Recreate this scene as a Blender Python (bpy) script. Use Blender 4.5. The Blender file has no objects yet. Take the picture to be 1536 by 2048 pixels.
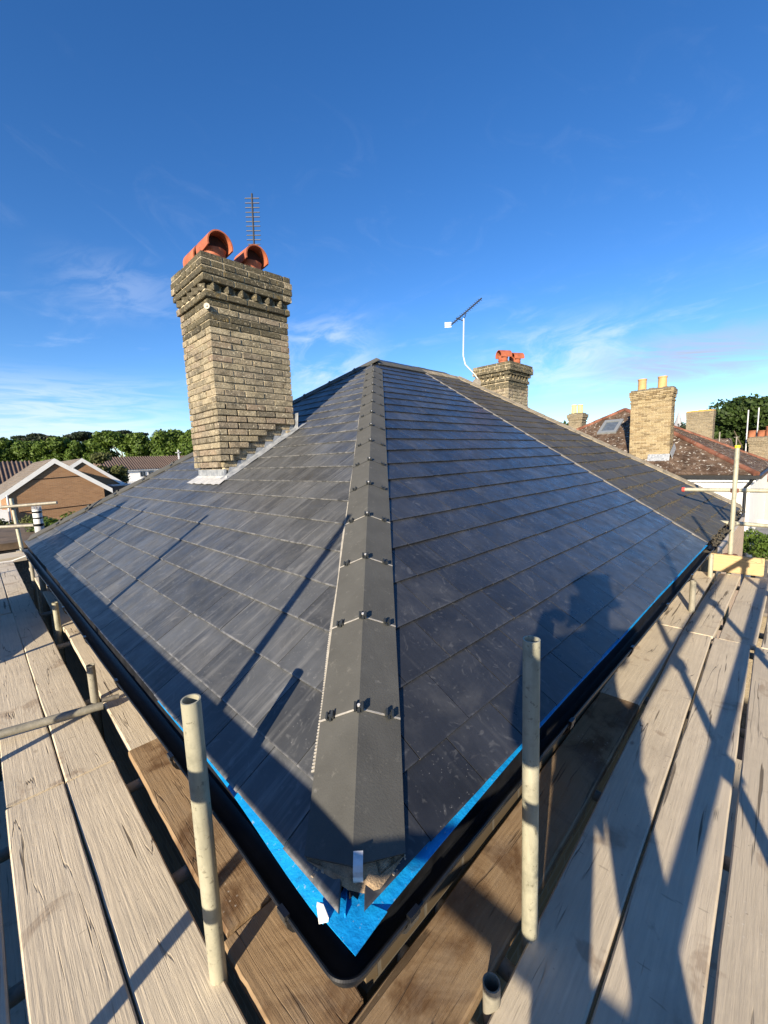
import bpy, bmesh, math, random
from mathutils import Vector, Matrix
random.seed(7)
sc = bpy.context.scene
col = sc.collection
V = Vector
R = math.radians

# ------------------------------------------------------------------ camera
cam_d = bpy.data.cameras.new('camera')
cam = bpy.data.objects.new('camera', cam_d); col.objects.link(cam)
CAM = V((-0.479, -0.633, 1.005))
cr, cu, cf = V((0.7052, -0.7079, -0.0386)), V((0.1167, 0.0622, 0.9912)), V((0.6993, 0.7035, -0.1264))
cf.normalize(); cr = (cr - cf * cr.dot(cf)).normalized(); cu = cr.cross(cf)
cam.matrix_world = Matrix(((cr.x, cu.x, -cf.x, CAM.x), (cr.y, cu.y, -cf.y, CAM.y), (cr.z, cu.z, -cf.z, CAM.z), (0, 0, 0, 1)))
cam_d.sensor_fit = 'VERTICAL'; cam_d.sensor_height = 36.0
cam_d.lens = 827.05 / 2048 * 36.0
cam_d.clip_start = 0.01; cam_d.clip_end = 3000
sc.camera = cam
sc.render.resolution_x = 768; sc.render.resolution_y = 1024

# ------------------------------------------------------------------ light
SUN_AZ = R(20 + 180)            # direction TO the sun, in the x-y plane
SUN_EL = R(18.5)
sunv = V((math.cos(SUN_AZ) * math.cos(SUN_EL), math.sin(SUN_AZ) * math.cos(SUN_EL), math.sin(SUN_EL)))
sd = bpy.data.lights.new('sun', 'SUN'); sd.energy = 5.0; sd.angle = R(0.55); sd.color = (1.0, 0.86, 0.66)
so = bpy.data.objects.new('sun', sd); col.objects.link(so)
so.rotation_euler = sunv.to_track_quat('Z', 'Y').to_euler()

world = bpy.data.worlds.new('World'); sc.world = world; world.use_nodes = True
nt = world.node_tree; nt.nodes.clear()
def wn(t, **k):
    n = nt.nodes.new(t)
    for a, b in k.items(): setattr(n, a, b)
    return n
sky = wn('ShaderNodeTexSky', sky_type='NISHITA'); sky.sun_disc = False
sky.sun_elevation = SUN_EL; sky.sun_rotation = math.atan2(sunv.x, sunv.y)
sky.air_density = 0.85; sky.dust_density = 0.2; sky.ozone_density = 3.0; sky.altitude = 50
hs = wn('ShaderNodeHueSaturation'); hs.inputs['Saturation'].default_value = 1.24; hs.inputs['Value'].default_value = 1.0; hs.inputs['Hue'].default_value = 0.508
nt.links.new(sky.outputs[0], hs.inputs['Color'])
tc = wn('ShaderNodeTexCoord')
sep = wn('ShaderNodeSeparateXYZ'); nt.links.new(tc.outputs['Generated'], sep.inputs[0])
def wmath(op, a, b=None, c=None):
    n = wn('ShaderNodeMath', operation=op)
    for i, x in enumerate((a, b, c)):
        if x is None: continue
        if isinstance(x, (int, float)): n.inputs[i].default_value = x
        else: nt.links.new(x, n.inputs[i])
    return n.outputs[0]
# azimuth / elevation of the view direction, for thin cirrus low in the sky
az = wmath('ARCTAN2', sep.outputs['Y'], sep.outputs['X'])
el = wmath('ARCSINE', sep.outputs['Z'])
def cloud(azs, els, seed, sc_, lo, hi, det=8.0, dist=1.2, tilt=0.0):
    comb = wn('ShaderNodeCombineXYZ')
    a2 = wmath('MULTIPLY', az, azs)
    e2 = wmath('MULTIPLY', wmath('ADD', el, wmath('MULTIPLY', az, tilt)), els)
    nt.links.new(a2, comb.inputs[0]); nt.links.new(e2, comb.inputs[1]); comb.inputs[2].default_value = seed
    no = wn('ShaderNodeTexNoise'); no.inputs['Scale'].default_value = sc_; no.inputs['Detail'].default_value = det
    no.inputs['Roughness'].default_value = 0.62; no.inputs['Distortion'].default_value = dist
    nt.links.new(comb.outputs[0], no.inputs['Vector'])
    mr = wn('ShaderNodeMapRange', interpolation_type='SMOOTHSTEP'); mr.inputs['From Min'].default_value = lo; mr.inputs['From Max'].default_value = hi
    nt.links.new(no.outputs['Fac'], mr.inputs['Value'])
    return mr.outputs[0]
def band(c, w, v=el):
    # soft band around centre c (radians) of half width w
    d = wmath('ABSOLUTE', wmath('SUBTRACT', v, c))
    mr = wn('ShaderNodeMapRange', interpolation_type='SMOOTHSTEP'); mr.inputs['From Min'].default_value = w; mr.inputs['From Max'].default_value = 0.0
    nt.links.new(d, mr.inputs['Value']); return mr.outputs[0]
cir = wmath('MULTIPLY', wmath('MULTIPLY', cloud(2.6, 9.0, 3.1, 1.6, 0.50, 0.85, tilt=0.12), band(R(12), R(12))), 0.35)
lowb = wmath('MULTIPLY', cloud(1.4, 14.0, 8.7, 1.5, 0.40, 0.68, dist=0.7), band(R(4), R(7)))
wis = wmath('MULTIPLY', cloud(3.4, 7.0, 21.3, 1.5, 0.53, 0.80, tilt=-0.25, dist=1.6), band(R(26), R(17)))
def blob(a0, aw, e0, ew):
    return wmath('MULTIPLY', band(R(a0), R(aw), az), band(R(e0), R(ew)))
b_left = wmath('MULTIPLY', cloud(9.0, 20.0, 4.4, 1.3, 0.36, 0.66, tilt=0.35, dist=0.7), blob(75, 10, 19.5, 4.5))
b_mid = wmath('MULTIPLY', cloud(8.0, 14.0, 12.4, 1.3, 0.34, 0.70, tilt=0.2, dist=0.8), blob(52, 10, 13, 8))
b_right = wmath('MULTIPLY', cloud(7.0, 16.0, 31.4, 1.3, 0.34, 0.68, tilt=0.1, dist=0.7), blob(21, 14, 11.5, 6))
b_low = wmath('MULTIPLY', cloud(5.0, 40.0, 51.4, 1.3, 0.36, 0.6, dist=0.8), blob(84, 22, 6, 6))
tot = cir
for x, k in ((lowb, 0.26), (wis, 0.05), (b_left, 0.22), (b_mid, 0.75), (b_right, 0.75), (b_low, 0.6)):
    tot = wmath('ADD', tot, wmath('MULTIPLY', x, k))
tot = wmath('MINIMUM', tot, 0.85)
mixc = wn('ShaderNodeMixRGB'); mixc.inputs['Color2'].default_value = (4.9, 5.3, 6.0, 1)
nt.links.new(wmath('MULTIPLY', tot, 0.78), mixc.inputs['Fac']); nt.links.new(hs.outputs[0], mixc.inputs['Color1'])
# a low grey-violet bank on the right
gb = wmath('MULTIPLY', cloud(4.0, 26.0, 71.4, 1.2, 0.40, 0.62, tilt=-0.15, dist=0.8), blob(9, 14, 9.5, 4))
mix2 = wn('ShaderNodeMixRGB'); mix2.inputs['Color2'].default_value = (2.6, 3.0, 3.9, 1)
nt.links.new(wmath('MULTIPLY', gb, 1.0), mix2.inputs['Fac']); nt.links.new(mixc.outputs[0], mix2.inputs['Color1'])
bg = wn('ShaderNodeBackground'); bg.inputs['Strength'].default_value = 0.105
nt.links.new(mix2.outputs[0], bg.inputs['Color'])
wo = wn('ShaderNodeOutputWorld'); nt.links.new(bg.outputs[0], wo.inputs[0])

vs = sc.view_settings; vs.view_transform = 'Standard'; vs.look = 'None'; vs.gamma = 1.0; vs.exposure = 1.0
vs.use_curve_mapping = False

# ------------------------------------------------------------------ helpers
class M:
    """node material builder"""
    def __init__(s, name, rough=0.7, metal=0.0, spec=0.5):
        s.m = bpy.data.materials.new(name); s.m.use_nodes = True
        s.t = s.m.node_tree; s.b = s.t.nodes['Principled BSDF']
        s.b.inputs['Roughness'].default_value = rough; s.b.inputs['Metallic'].default_value = metal
        s.b.inputs['Specular IOR Level'].default_value = spec
        s.tc = s.t.nodes.new('ShaderNodeTexCoord'); s.oi = s.t.nodes.new('ShaderNodeObjectInfo')
        s._v = {}
    def link(s, a, b): s.t.links.new(a, b)
    def node(s, t, **k):
        n = s.t.nodes.new(t)
        for a, b in k.items(): setattr(n, a, b)
        return n
    def math(s, op, a, b=None):
        n = s.node('ShaderNodeMath', operation=op)
        for i, x in enumerate((a, b)):
            if x is None: continue
            if isinstance(x, (int, float)): n.inputs[i].default_value = x
            else: s.link(x, n.inputs[i])
        return n.outputs[0]
    def rnd(s):
        if 'rnd' in s._v: return s._v['rnd']
        at = s.node('ShaderNodeAttribute'); at.attribute_name = 'rnd'
        o = s.math('FRACT', s.math('ADD', s.oi.outputs['Random'], at.outputs['Fac']))
        s._v['rnd'] = o; return o
    def vec(s, scale=(1, 1, 1), uv=False):
        k = (scale, uv)
        if k in s._v: return s._v[k]
        mp = s.node('ShaderNodeMapping'); mp.inputs['Scale'].default_value = scale
        s.link(s.tc.outputs['UV' if uv else 'Object'], mp.inputs['Vector'])
        cb = s.node('ShaderNodeCombineXYZ')
        rr = s.math('MULTIPLY', s.rnd(), 37.0)
        for i in range(3): s.link(rr, cb.inputs[i])
        ad = s.node('ShaderNodeVectorMath', operation='ADD'); s.link(mp.outputs[0], ad.inputs[0]); s.link(cb.outputs[0], ad.inputs[1])
        s._v[k] = ad.outputs[0]; return ad.outputs[0]
    def noise(s, sc_, det=5, rough=0.6, vec=None, dist=0.0, lo=0.3, hi=0.7):
        n = s.node('ShaderNodeTexNoise'); n.inputs['Scale'].default_value = sc_; n.inputs['Detail'].default_value = det
        n.inputs['Roughness'].default_value = rough; n.inputs['Distortion'].default_value = dist
        s.link(vec if vec is not None else s.vec(), n.inputs['Vector'])
        return s.rng(n.outputs['Fac'], lo, hi)
    def rng(s, x, lo, hi, a=0.0, b=1.0):
        m = s.node('ShaderNodeMapRange'); m.inputs['From Min'].default_value = lo; m.inputs['From Max'].default_value = hi
        m.inputs['To Min'].default_value = a; m.inputs['To Max'].default_value = b
        s.link(x, m.inputs['Value']); return m.outputs[0]
    def voro(s, sc_, vec=None, lo=0.0, hi=0.1):
        n = s.node('ShaderNodeTexVoronoi'); n.inputs['Scale'].default_value = sc_
        s.link(vec if vec is not None else s.vec(), n.inputs['Vector'])
        return s.rng(n.outputs['Distance'], hi, lo)
    def mix(s, f, a, b, mode='MIX'):
        n = s.node('ShaderNodeMixRGB', blend_type=mode)
        if isinstance(f, (int, float)): n.inputs['Fac'].default_value = f
        else: s.link(f, n.inputs['Fac'])
        for i, x in ((1, a), (2, b)):
            if isinstance(x, tuple): n.inputs[i].default_value = (*x, 1)
            else: s.link(x, n.inputs[i])
        return n.outputs[0]
    def val(s, c, v):  # multiply colour by a scalar socket
        cb = s.node('ShaderNodeCombineXYZ')
        for i in range(3): s.link(v, cb.inputs[i])
        return s.mix(1.0, c, cb.outputs[0], 'MULTIPLY')
    def color(s, c):
        if isinstance(c, tuple): s.b.inputs['Base Color'].default_value = (*c, 1)
        else: s.link(c, s.b.inputs['Base Color'])
        return s
    def rough(s, x): s.link(x, s.b.inputs['Roughness']); return s
    def bump(s, h, strength=0.4, dist=0.003):
        n = s.node('ShaderNodeBump'); n.inputs['Strength'].default_value = strength; n.inputs['Distance'].default_value = dist
        s.link(h, n.inputs['Height']); s.link(n.outputs[0], s.b.inputs['Normal']); return s

def simple(name, c, rough=0.7, metal=0.0, var=0.25, scale=6.0, spec=0.5, c2=None, bump=0.0):
    m = M(name, rough, metal, spec)
    n = m.noise(scale, 6, 0.65)
    cc = m.mix(n, tuple(x * (1 - var) for x in c), c2 if c2 else tuple(min(1, x * (1 + var)) for x in c))
    m.color(cc)
    if bump: m.bump(m.noise(scale * 6, 5), bump, 0.004)
    return m.m

W0 = {}          # world origin of every object that parents others
def empty(name, loc, label, cat, group=None):
    o = bpy.data.objects.new(name, None); o.empty_display_size = 0.1; col.objects.link(o)
    o.location = loc; W0[o] = V(loc); tag(o, label, cat, group); return o
def tag(o, label=None, cat=None, group=None, kind=None):
    if label: o['label'] = label
    if cat: o['category'] = cat
    if group: o['group'] = group
    if kind: o['kind'] = kind
    return o

class MB:
    """collects faces in WORLD coordinates, then links them as ONE mesh"""
    def __init__(s): s.v = []; s.f = []; s.r = []; s.uv = []
    def add(s, vs, fs, rnd=0.0, uv=None):
        n = len(s.v); s.v += [tuple(x) for x in vs]; s.f += [tuple(i + n for i in f) for f in fs]
        s.r += [rnd] * len(vs); s.uv += (list(uv) if uv else [(0, 0)] * len(vs)); return s
    def box(s, a, b, rnd=0.0):
        x0, y0, z0 = a; x1, y1, z1 = b
        vs = [(x0, y0, z0), (x1, y0, z0), (x1, y1, z0), (x0, y1, z0), (x0, y0, z1), (x1, y0, z1), (x1, y1, z1), (x0, y1, z1)]
        return s.add(vs, [(0, 3, 2, 1), (4, 5, 6, 7), (0, 1, 5, 4), (1, 2, 6, 5), (2, 3, 7, 6), (3, 0, 4, 7)], rnd)
    def obox(s, c, ax, ay, az_, rnd=0.0):   # oriented box, half-axes
        c, ax, ay, az_ = V(c), V(ax), V(ay), V(az_)
        vs = [c + i * ax + j * ay + k * az_ for k in (-1, 1) for i, j in ((-1, -1), (1, -1), (1, 1), (-1, 1))]
        return s.add(vs, [(0, 3, 2, 1), (4, 5, 6, 7), (0, 1, 5, 4), (1, 2, 6, 5), (2, 3, 7, 6), (3, 0, 4, 7)], rnd)
    def prism(s, pts, off, rnd=0.0, uv=None):   # polygon + offset vector
        n = len(pts); off = V(off); vs = [V(p) for p in pts] + [V(p) + off for p in pts]
        fs = [tuple(reversed(range(n))), tuple(range(n, 2 * n))] + [(i, (i + 1) % n, n + (i + 1) % n, n + i) for i in range(n)]
        return s.add(vs, fs, rnd, (list(uv) + list(uv)) if uv else None)
    def tube(s, a, b, r0, r1=None, n=16, wall=None, caps=True, rnd=0.0):
        a, b = V(a), V(b); r1 = r0 if r1 is None else r1; d = (b - a).normalized()
        u = d.orthogonal().normalized(); w = d.cross(u)
        ring = lambda c, r: [c + r * (math.cos(2 * math.pi * i / n) * u + math.sin(2 * math.pi * i / n) * w) for i in range(n)]
        A, B = ring(a, r0), ring(b, r1)
        q = [(i, (i + 1) % n, n + (i + 1) % n, n + i) for i in range(n)]
        if wall:
            C, D = ring(a, r0 - wall), ring(b, r1 - wall)
            fs = q + [(2 * n + i, 3 * n + i, 3 * n + (i + 1) % n, 2 * n + (i + 1) % n) for i in range(n)]
            fs += [(n + i, n + (i + 1) % n, 3 * n + (i + 1) % n, 3 * n + i) for i in range(n)] + [(i, 2 * n + i, 2 * n + (i + 1) % n, (i + 1) % n) for i in range(n)]
            return s.add(A + B + C + D, fs, rnd)
        return s.add(A + B, q + ([tuple(reversed(range(n))), tuple(range(n, 2 * n))] if caps else []), rnd)
    def path(s, pts, r, n=10):
        for a, b in zip(pts, pts[1:]): s.tube(a, b, r, n=n)
        return s
    def build(s, name, mat, parent=None, smooth=False, origin=None, bevel=0.0):
        me = bpy.data.meshes.new(name)
        wo_ = V(origin) if origin is not None else (W0[parent] if parent else V((0, 0, 0)))
        me.from_pydata([V(p) - wo_ for p in s.v], [], s.f)
        at = me.attributes.new('rnd', 'FLOAT', 'POINT'); at.data.foreach_set('value', s.r)
        if any(u != (0, 0) for u in s.uv):
            uvl = me.uv_layers.new(name='UVMap')
            for lp in me.loops: uvl.data[lp.index].uv = s.uv[lp.vertex_index]
        if bevel:
            bm = bmesh.new(); bm.from_mesh(me)
            bmesh.ops.bevel(bm, geom=list(bm.edges), offset=bevel, segments=1, affect='EDGES'); bm.to_mesh(me); bm.free()
        me.materials.append(mat)
        o = bpy.data.objects.new(name, me); col.objects.link(o)
        if parent: o.parent = parent; o.location = wo_ - W0[parent]
        else: o.location = wo_
        W0[o] = wo_
        if smooth:
            me.polygons.foreach_set('use_smooth', [True] * len(me.polygons))
            try: me.set_sharp_from_angle(angle=R(40))
            except Exception: pass
        return o
def inst(name, mesh, mw, parent):
    o = bpy.data.objects.new(name, mesh); col.objects.link(o); o.parent = parent
    o.matrix_local = Matrix.Translation(-W0[parent]) @ mw
    return o
def unit_mesh(name, mb, mat, bevel=0.0):
    me = bpy.data.meshes.new(name); me.from_pydata(mb.v, [], mb.f)
    if bevel:
        bm = bmesh.new(); bm.from_mesh(me)
        bmesh.ops.bevel(bm, geom=list(bm.edges), offset=bevel, segments=1, affect='EDGES'); bm.to_mesh(me); bm.free()
    if mb.uv and any(u != (0, 0) for u in mb.uv):
        uvl = me.uv_layers.new(name='UVMap')
        for lp in me.loops: uvl.data[lp.index].uv = mb.uv[lp.vertex_index]
    me.materials.append(mat); return me

# ------------------------------------------------------------------ materials
def slate_mat(name, base, streak, dust, moss=0.0, rough=0.42, scol=(0.30, 0.30, 0.29), edge=0.0):
    m = M(name, rough)
    r = m.rnd()
    v1 = m.vec((1, 1, 1), True); vs_ = m.vec((38, 2.6, 1), True); vf = m.vec((11, 2.2, 1), True)
    c = m.mix(m.noise(5, 6, vec=v1), tuple(x * 0.75 for x in base), tuple(x * 1.3 for x in base))
    c = m.val(c, m.rng(r, 0, 1, 0.78, 1.3))
    s1 = m.math('MULTIPLY', m.noise(1.0, 4, 0.65, vs_, lo=0.46, hi=0.74), m.noise(1.3, 3, 0.5, vf, lo=0.40, hi=0.62))
    c = m.mix(m.math('MULTIPLY', s1, streak), c, scol)
    sw = m.node('ShaderNodeTexNoise'); sw.inputs['Scale'].default_value = 7; sw.inputs['Detail'].default_value = 3; sw.inputs['Distortion'].default_value = 5.5
    m.link(v1, sw.inputs['Vector'])
    swirl = m.rng(sw.outputs['Fac'], 0.60, 0.72)
    c = m.mix(m.math('MULTIPLY', swirl, dust * 0.35), c, scol)
    sp = m.math('MULTIPLY', m.voro(60, v1, 0.0, 0.13), m.noise(2.3, 2, vec=v1, lo=0.52, hi=0.60))
    c = m.mix(m.math('MULTIPLY', sp, dust), c, (0.45, 0.44, 0.42))
    bd_ = m.noise(2.2, 5, 0.65, v1, dist=1.0, lo=0.52, hi=0.78)
    c = m.mix(m.math('MULTIPLY', bd_, dust * 0.5), c, (0.22, 0.215, 0.20))
    if edge:
        su = m.node('ShaderNodeSeparateXYZ'); m.link(m.tc.outputs['UV'], su.inputs[0])
        ef = m.math('MULTIPLY', m.rng(su.outputs[1], 0.0075, 0.002), m.noise(16, 4, 0.7, vec=v1, lo=0.40, hi=0.60))
        c = m.mix(m.math('MULTIPLY', ef, edge), c, (0.48, 0.475, 0.46))
    if moss:
        ms = m.math('MULTIPLY', m.noise(22, 6, vec=v1, lo=0.45, hi=0.65), m.rng(m.node('ShaderNodeTexCoord').outputs['UV'], 0, 1) if False else m.noise(3, 3, vec=v1, lo=0.35, hi=0.6))
        c = m.mix(m.math('MULTIPLY', ms, moss), c, (0.10, 0.085, 0.04))
    m.color(c)
    m.rough(m.rng(m.noise(9, 4, vec=v1), 0, 1, rough - 0.08, rough + 0.14))
    m.bump(m.noise(30, 6, 0.7, vec=v1), 0.18, 0.002)
    return m.m
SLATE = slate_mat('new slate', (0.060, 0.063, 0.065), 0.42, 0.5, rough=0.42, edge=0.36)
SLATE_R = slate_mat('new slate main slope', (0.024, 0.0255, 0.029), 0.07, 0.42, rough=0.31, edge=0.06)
SLATE_OLD = slate_mat('old slate', (0.048, 0.044, 0.038), 0.10, 0.15, moss=0.95, rough=0.62)

def brick_mat(name, cols, soot=0.5, lichen=0.4, seed=0.0, yel=0.2):
    m = M(name, 0.9, spec=0.2)
    r = m.rnd()
    rp = m.node('ShaderNodeValToRGB'); rp.color_ramp.interpolation = 'LINEAR'
    els = rp.color_ramp.elements
    els[0].position = 0; els[0].color = (*cols[0], 1); els[1].position = 1; els[1].color = (*cols[-1], 1)
    for i, c in enumerate(cols[1:-1]):
        e = els.new((i + 1) / (len(cols) - 1)); e.color = (*c, 1)
    m.link(r, rp.inputs['Fac'])
    c = rp.outputs['Color']
    c = m.mix(m.math('MULTIPLY', m.noise(26, 6, 0.7), 0.45), c, tuple(x * 0.45 for x in cols[0]))
    c = m.mix(m.math('MULTIPLY', m.noise(9, 5, 0.7, lo=0.48, hi=0.66), soot), c, (0.055, 0.05, 0.04))
    c = m.mix(m.math('MULTIPLY', m.noise(48, 5, 0.6, lo=0.58, hi=0.66), lichen * 1.6), c, (0.58, 0.52, 0.38))
    c = m.mix(m.math('MULTIPLY', m.noise(13, 4, 0.6, lo=0.60, hi=0.70), yel), c, (0.42, 0.27, 0.04))
    m.color(c).bump(m.noise(45, 6, 0.8), 1.0, 0.010)
    return m.m
BRICK = brick_mat('stock brick', [(0.20, 0.175, 0.13), (0.39, 0.335, 0.225), (0.54, 0.46, 0.31), (0.29, 0.25, 0.185), (0.48, 0.40, 0.27), (0.38, 0.29, 0.21), (0.36, 0.31, 0.225)], 0.66, 0.75, yel=0.0)
BRICK_TOP = brick_mat('sooty brick', [(0.095, 0.085, 0.06), (0.16, 0.14, 0.09), (0.13, 0.115, 0.08)], 0.45, 0.4, yel=0.3)
BRICK_CREAM = brick_mat('cream brick', [(0.36, 0.28, 0.155), (0.42, 0.34, 0.20), (0.32, 0.23, 0.12), (0.17, 0.125, 0.07), (0.45, 0.36, 0.22)], 0.2, 0.3, yel=0.1)
BRICK_DARK = brick_mat('weathered brick', [(0.20, 0.17, 0.12), (0.32, 0.27, 0.19), (0.26, 0.21, 0.14)], 0.4, 0.4, yel=0.2)
MORTAR = simple('mortar', (0.44, 0.37, 0.25), 0.95, var=0.35, scale=14, bump=0.5)
MORTAR_D = simple('dark mortar', (0.13, 0.115, 0.085), 0.95, var=0.4, scale=14, bump=0.5)
MORTAR_SAND = simple('sand mortar bed', (0.33, 0.24, 0.15), 0.95, var=0.35, scale=40, bump=0.7)

def wood_mat(name, a, b, stain, stain_c, wet=0.5):
    m = M(name, 0.82, spec=0.25)
    vg = m.vec((2.2, 46, 46)); vl = m.vec((1, 1, 1)); vc = m.vec((1.1, 26, 26)); vw = m.vec((1.0, 5.5, 5.5))
    ws = m.node('ShaderNodeTexWave', wave_type='RINGS'); ws.inputs['Scale'].default_value = 3.2; ws.inputs['Distortion'].default_value = 9
    ws.inputs['Detail'].default_value = 3; ws.inputs['Detail Scale'].default_value = 0.7; m.link(vw, ws.inputs['Vector'])
    g = m.noise(1.0, 6, 0.65, vg, lo=0.25, hi=0.75)
    c = m.mix(g, a, b)
    c = m.mix(m.math('MULTIPLY', ws.outputs['Fac'], 0.16), c, tuple(x * 0.62 for x in b))
    c = m.val(c, m.rng(m.rnd(), 0, 1, 0.85, 1.12))
    c = m.mix(m.noise(2.6, 5, 0.6, vl, lo=0.35, hi=0.8), c, tuple(x * 0.78 for x in a))
    st = m.noise(3.1, 5, 0.62, vl, dist=0.6, lo=0.60 - 0.06 * stain, hi=0.66 - 0.02 * stain)
    c = m.mix(m.math('MULTIPLY', st, wet), c, stain_c)
    ck = m.noise(1.0, 3, 0.5, vc, lo=0.675, hi=0.70)
    c = m.mix(m.math('MULTIPLY', ck, 0.8), c, (0.05, 0.035, 0.022))
    kn = m.voro(2.6, m.vec((1.0, 1.9, 1.9)), 0.03, 0.075)
    c = m.mix(m.math('MULTIPLY', kn, 0.55), c, (0.09, 0.055, 0.03))
    fg = m.noise(1.0, 5, 0.7, m.vec((5, 150, 150)), lo=0.30, hi=0.70)
    c = m.mix(m.math('MULTIPLY', fg, 0.22), c, tuple(x * 0.50 for x in b))
    # long splits: thin contour lines of a stretched noise, broken up by a second one
    cn = m.node('ShaderNodeTexNoise'); cn.inputs['Scale'].default_value = 1.0; cn.inputs['Detail'].default_value = 4; cn.inputs['Roughness'].default_value = 0.45; m.link(m.vec((0.55, 9, 9)), cn.inputs['Vector'])
    ln_ = m.rng(m.math('ABSOLUTE', m.math('SUBTRACT', cn.outputs['Fac'], 0.5)), 0.0065, 0.0015)
    ln_ = m.math('MULTIPLY', ln_, m.noise(1.0, 3, 0.6, m.vec((2.5, 3, 3)), lo=0.46, hi=0.56))
    c = m.mix(m.math('MULTIPLY', ln_, 0.7), c, (0.07, 0.05, 0.035))
    gd = m.noise(1.0, 5, 0.7, m.vec((3.2, 6, 6)), lo=0.50, hi=0.68)
    c = m.mix(m.math('MULTIPLY', gd, 0.28), c, (0.32, 0.27, 0.21))
    spl = m.math('MULTIPLY', m.voro(34, vl, 0.02, 0.16), m.noise(2.4, 3, vec=vl, lo=0.56, hi=0.62))
    c = m.mix(m.math('MULTIPLY', spl, 0.5), c, (0.72, 0.69, 0.62))
    sc1 = m.noise(1.0, 2, 0.5, m.vec((30, 5, 5)), lo=0.735, hi=0.75)
    c = m.mix(m.math('MULTIPLY', sc1, 0.35), c, (0.16, 0.12, 0.08))
    dots = m.math('MULTIPLY', m.voro(24, vl, 0.0, 0.10), m.noise(4, 2, vec=vl, lo=0.5, hi=0.56))
    c = m.mix(m.math('MULTIPLY', dots, 0.7), c, (0.06, 0.04, 0.03))
    m.color(c)
    h = m.math('SUBTRACT', m.math('ADD', g, m.math('MULTIPLY', ws.outputs['Fac'], 0.15)), m.math('ADD', m.math('MULTIPLY', ck, 1.5), m.math('MULTIPLY', ln_, 2.5)))
    m.bump(m.math('ADD', h, m.math('MULTIPLY', fg, -0.7)), 0.5, 0.0022)
    return m.m
WOOD = wood_mat('weathered board', (0.73, 0.635, 0.48), (0.62, 0.53, 0.395), 0.0, (0.24, 0.15, 0.09), 0.45)
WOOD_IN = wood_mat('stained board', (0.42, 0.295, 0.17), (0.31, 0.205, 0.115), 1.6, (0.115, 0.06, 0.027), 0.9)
WOOD_NEW = wood_mat('pale new board', (0.66, 0.50, 0.27), (0.60, 0.43, 0.21), 0.0, (0.5, 0.33, 0.15), 0.3)

def galv_mat(name, c, dk):
    m = M(name, 0.55, 0.15)
    v = m.vec((1, 1, 1)); vz = m.vec((26, 26, 3))
    cc = m.mix(m.noise(1.0, 5, 0.6, vz, lo=0.35, hi=0.8), c, tuple(x * 0.62 for x in c))
    cc = m.mix(m.math('MULTIPLY', m.noise(9, 6, 0.7, v, lo=0.5, hi=0.68), 0.6), cc, dk)
    cc = m.mix(m.math('MULTIPLY', m.noise(60, 3, 0.6, v, lo=0.62, hi=0.68), 0.5), cc, (0.07, 0.06, 0.04))
    m.color(cc).bump(m.noise(50, 5, vec=v), 0.15, 0.002)
    return m.m
GALV = galv_mat('galvanised tube', (0.44, 0.425, 0.32), (0.17, 0.17, 0.13))
GALV_D = galv_mat('dull tube', (0.33, 0.31, 0.25), (0.12, 0.12, 0.10))
RUST = simple('rusty coupler', (0.20, 0.07, 0.045), 0.8, var=0.4, scale=40, bump=0.4)
COUPLER = simple('steel coupler', (0.22, 0.20, 0.17), 0.6, 0.4, var=0.4, scale=40)
def tile_mat(name, c):
    m = M(name, 0.8, spec=0.3); v = m.vec()
    cc = m.mix(m.noise(6, 6, vec=v), tuple(x * 0.85 for x in c), tuple(x * 1.15 for x in c))
    cc = m.mix(m.math('MULTIPLY', m.noise(28, 4, 0.7, v, lo=0.60, hi=0.72), 0.25), cc, (0.24, 0.23, 0.2))
    cc = m.mix(m.math('MULTIPLY', m.noise(1.0, 4, 0.6, m.vec((20, 20, 4)), lo=0.66, hi=0.76), 0.3), cc, (0.35, 0.34, 0.32))
    m.color(cc).bump(m.noise(160, 4, 0.7, v), 0.25, 0.002); return m.m
HIPTILE = tile_mat('hip tile', (0.082, 0.082, 0.075))
RIDGE_OLD = simple('old ridge tile', (0.26, 0.22, 0.155), 0.9, var=0.45, scale=9, c2=(0.38, 0.32, 0.22), bump=0.7)
BLACKP = simple('black plastic', (0.010, 0.011, 0.013), 0.22, var=0.3, scale=10)
CLIPP = simple('clip plastic', (0.028, 0.032, 0.034), 0.45, var=0.3, scale=30)
UPVC = simple('black gutter plastic', (0.008, 0.009, 0.011), 0.42, var=0.5, scale=18)
FASCIA = simple('black fascia', (0.014, 0.015, 0.018), 0.45, var=0.7, scale=14)
def blue_mat():
    m = M('blue roofing membrane', 0.5); v = m.vec()
    c = m.mix(m.noise(9, 5, vec=v), (0.0, 0.20, 0.55), (0.005, 0.33, 0.74))
    c = m.mix(m.math('MULTIPLY', m.noise(90, 3, 0.6, v, lo=0.66, hi=0.7), 0.6), c, (0.3, 0.4, 0.5))
    c = m.mix(m.math('MULTIPLY', m.noise(14, 4, 0.6, v, lo=0.64, hi=0.72), 0.5), c, (0.01, 0.05, 0.15))
    m.color(c).bump(m.math('ADD', m.noise(14, 3, vec=v, dist=1.5), m.noise(55, 4, vec=v)), 0.4, 0.003); return m.m
BLUE = blue_mat()
LEAD = simple('lead flashing', (0.22, 0.25, 0.29), 0.55, 0.25, var=0.35, scale=16, c2=(0.40, 0.42, 0.44), bump=0.3)
LEADW = simple('white lead apron', (0.46, 0.46, 0.45), 0.5, 0.1, var=0.2, scale=16, bump=0.3)
ALU = simple('aluminium strap', (0.72, 0.72, 0.70), 0.35, 0.4, var=0.15, scale=30)
WHITEP = simple('white paper scrap', (0.80, 0.80, 0.78), 0.6, var=0.08)
PLEAT_L = simple('pale pleat', (0.38, 0.36, 0.32), 0.5, var=0.25, scale=40)
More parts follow.
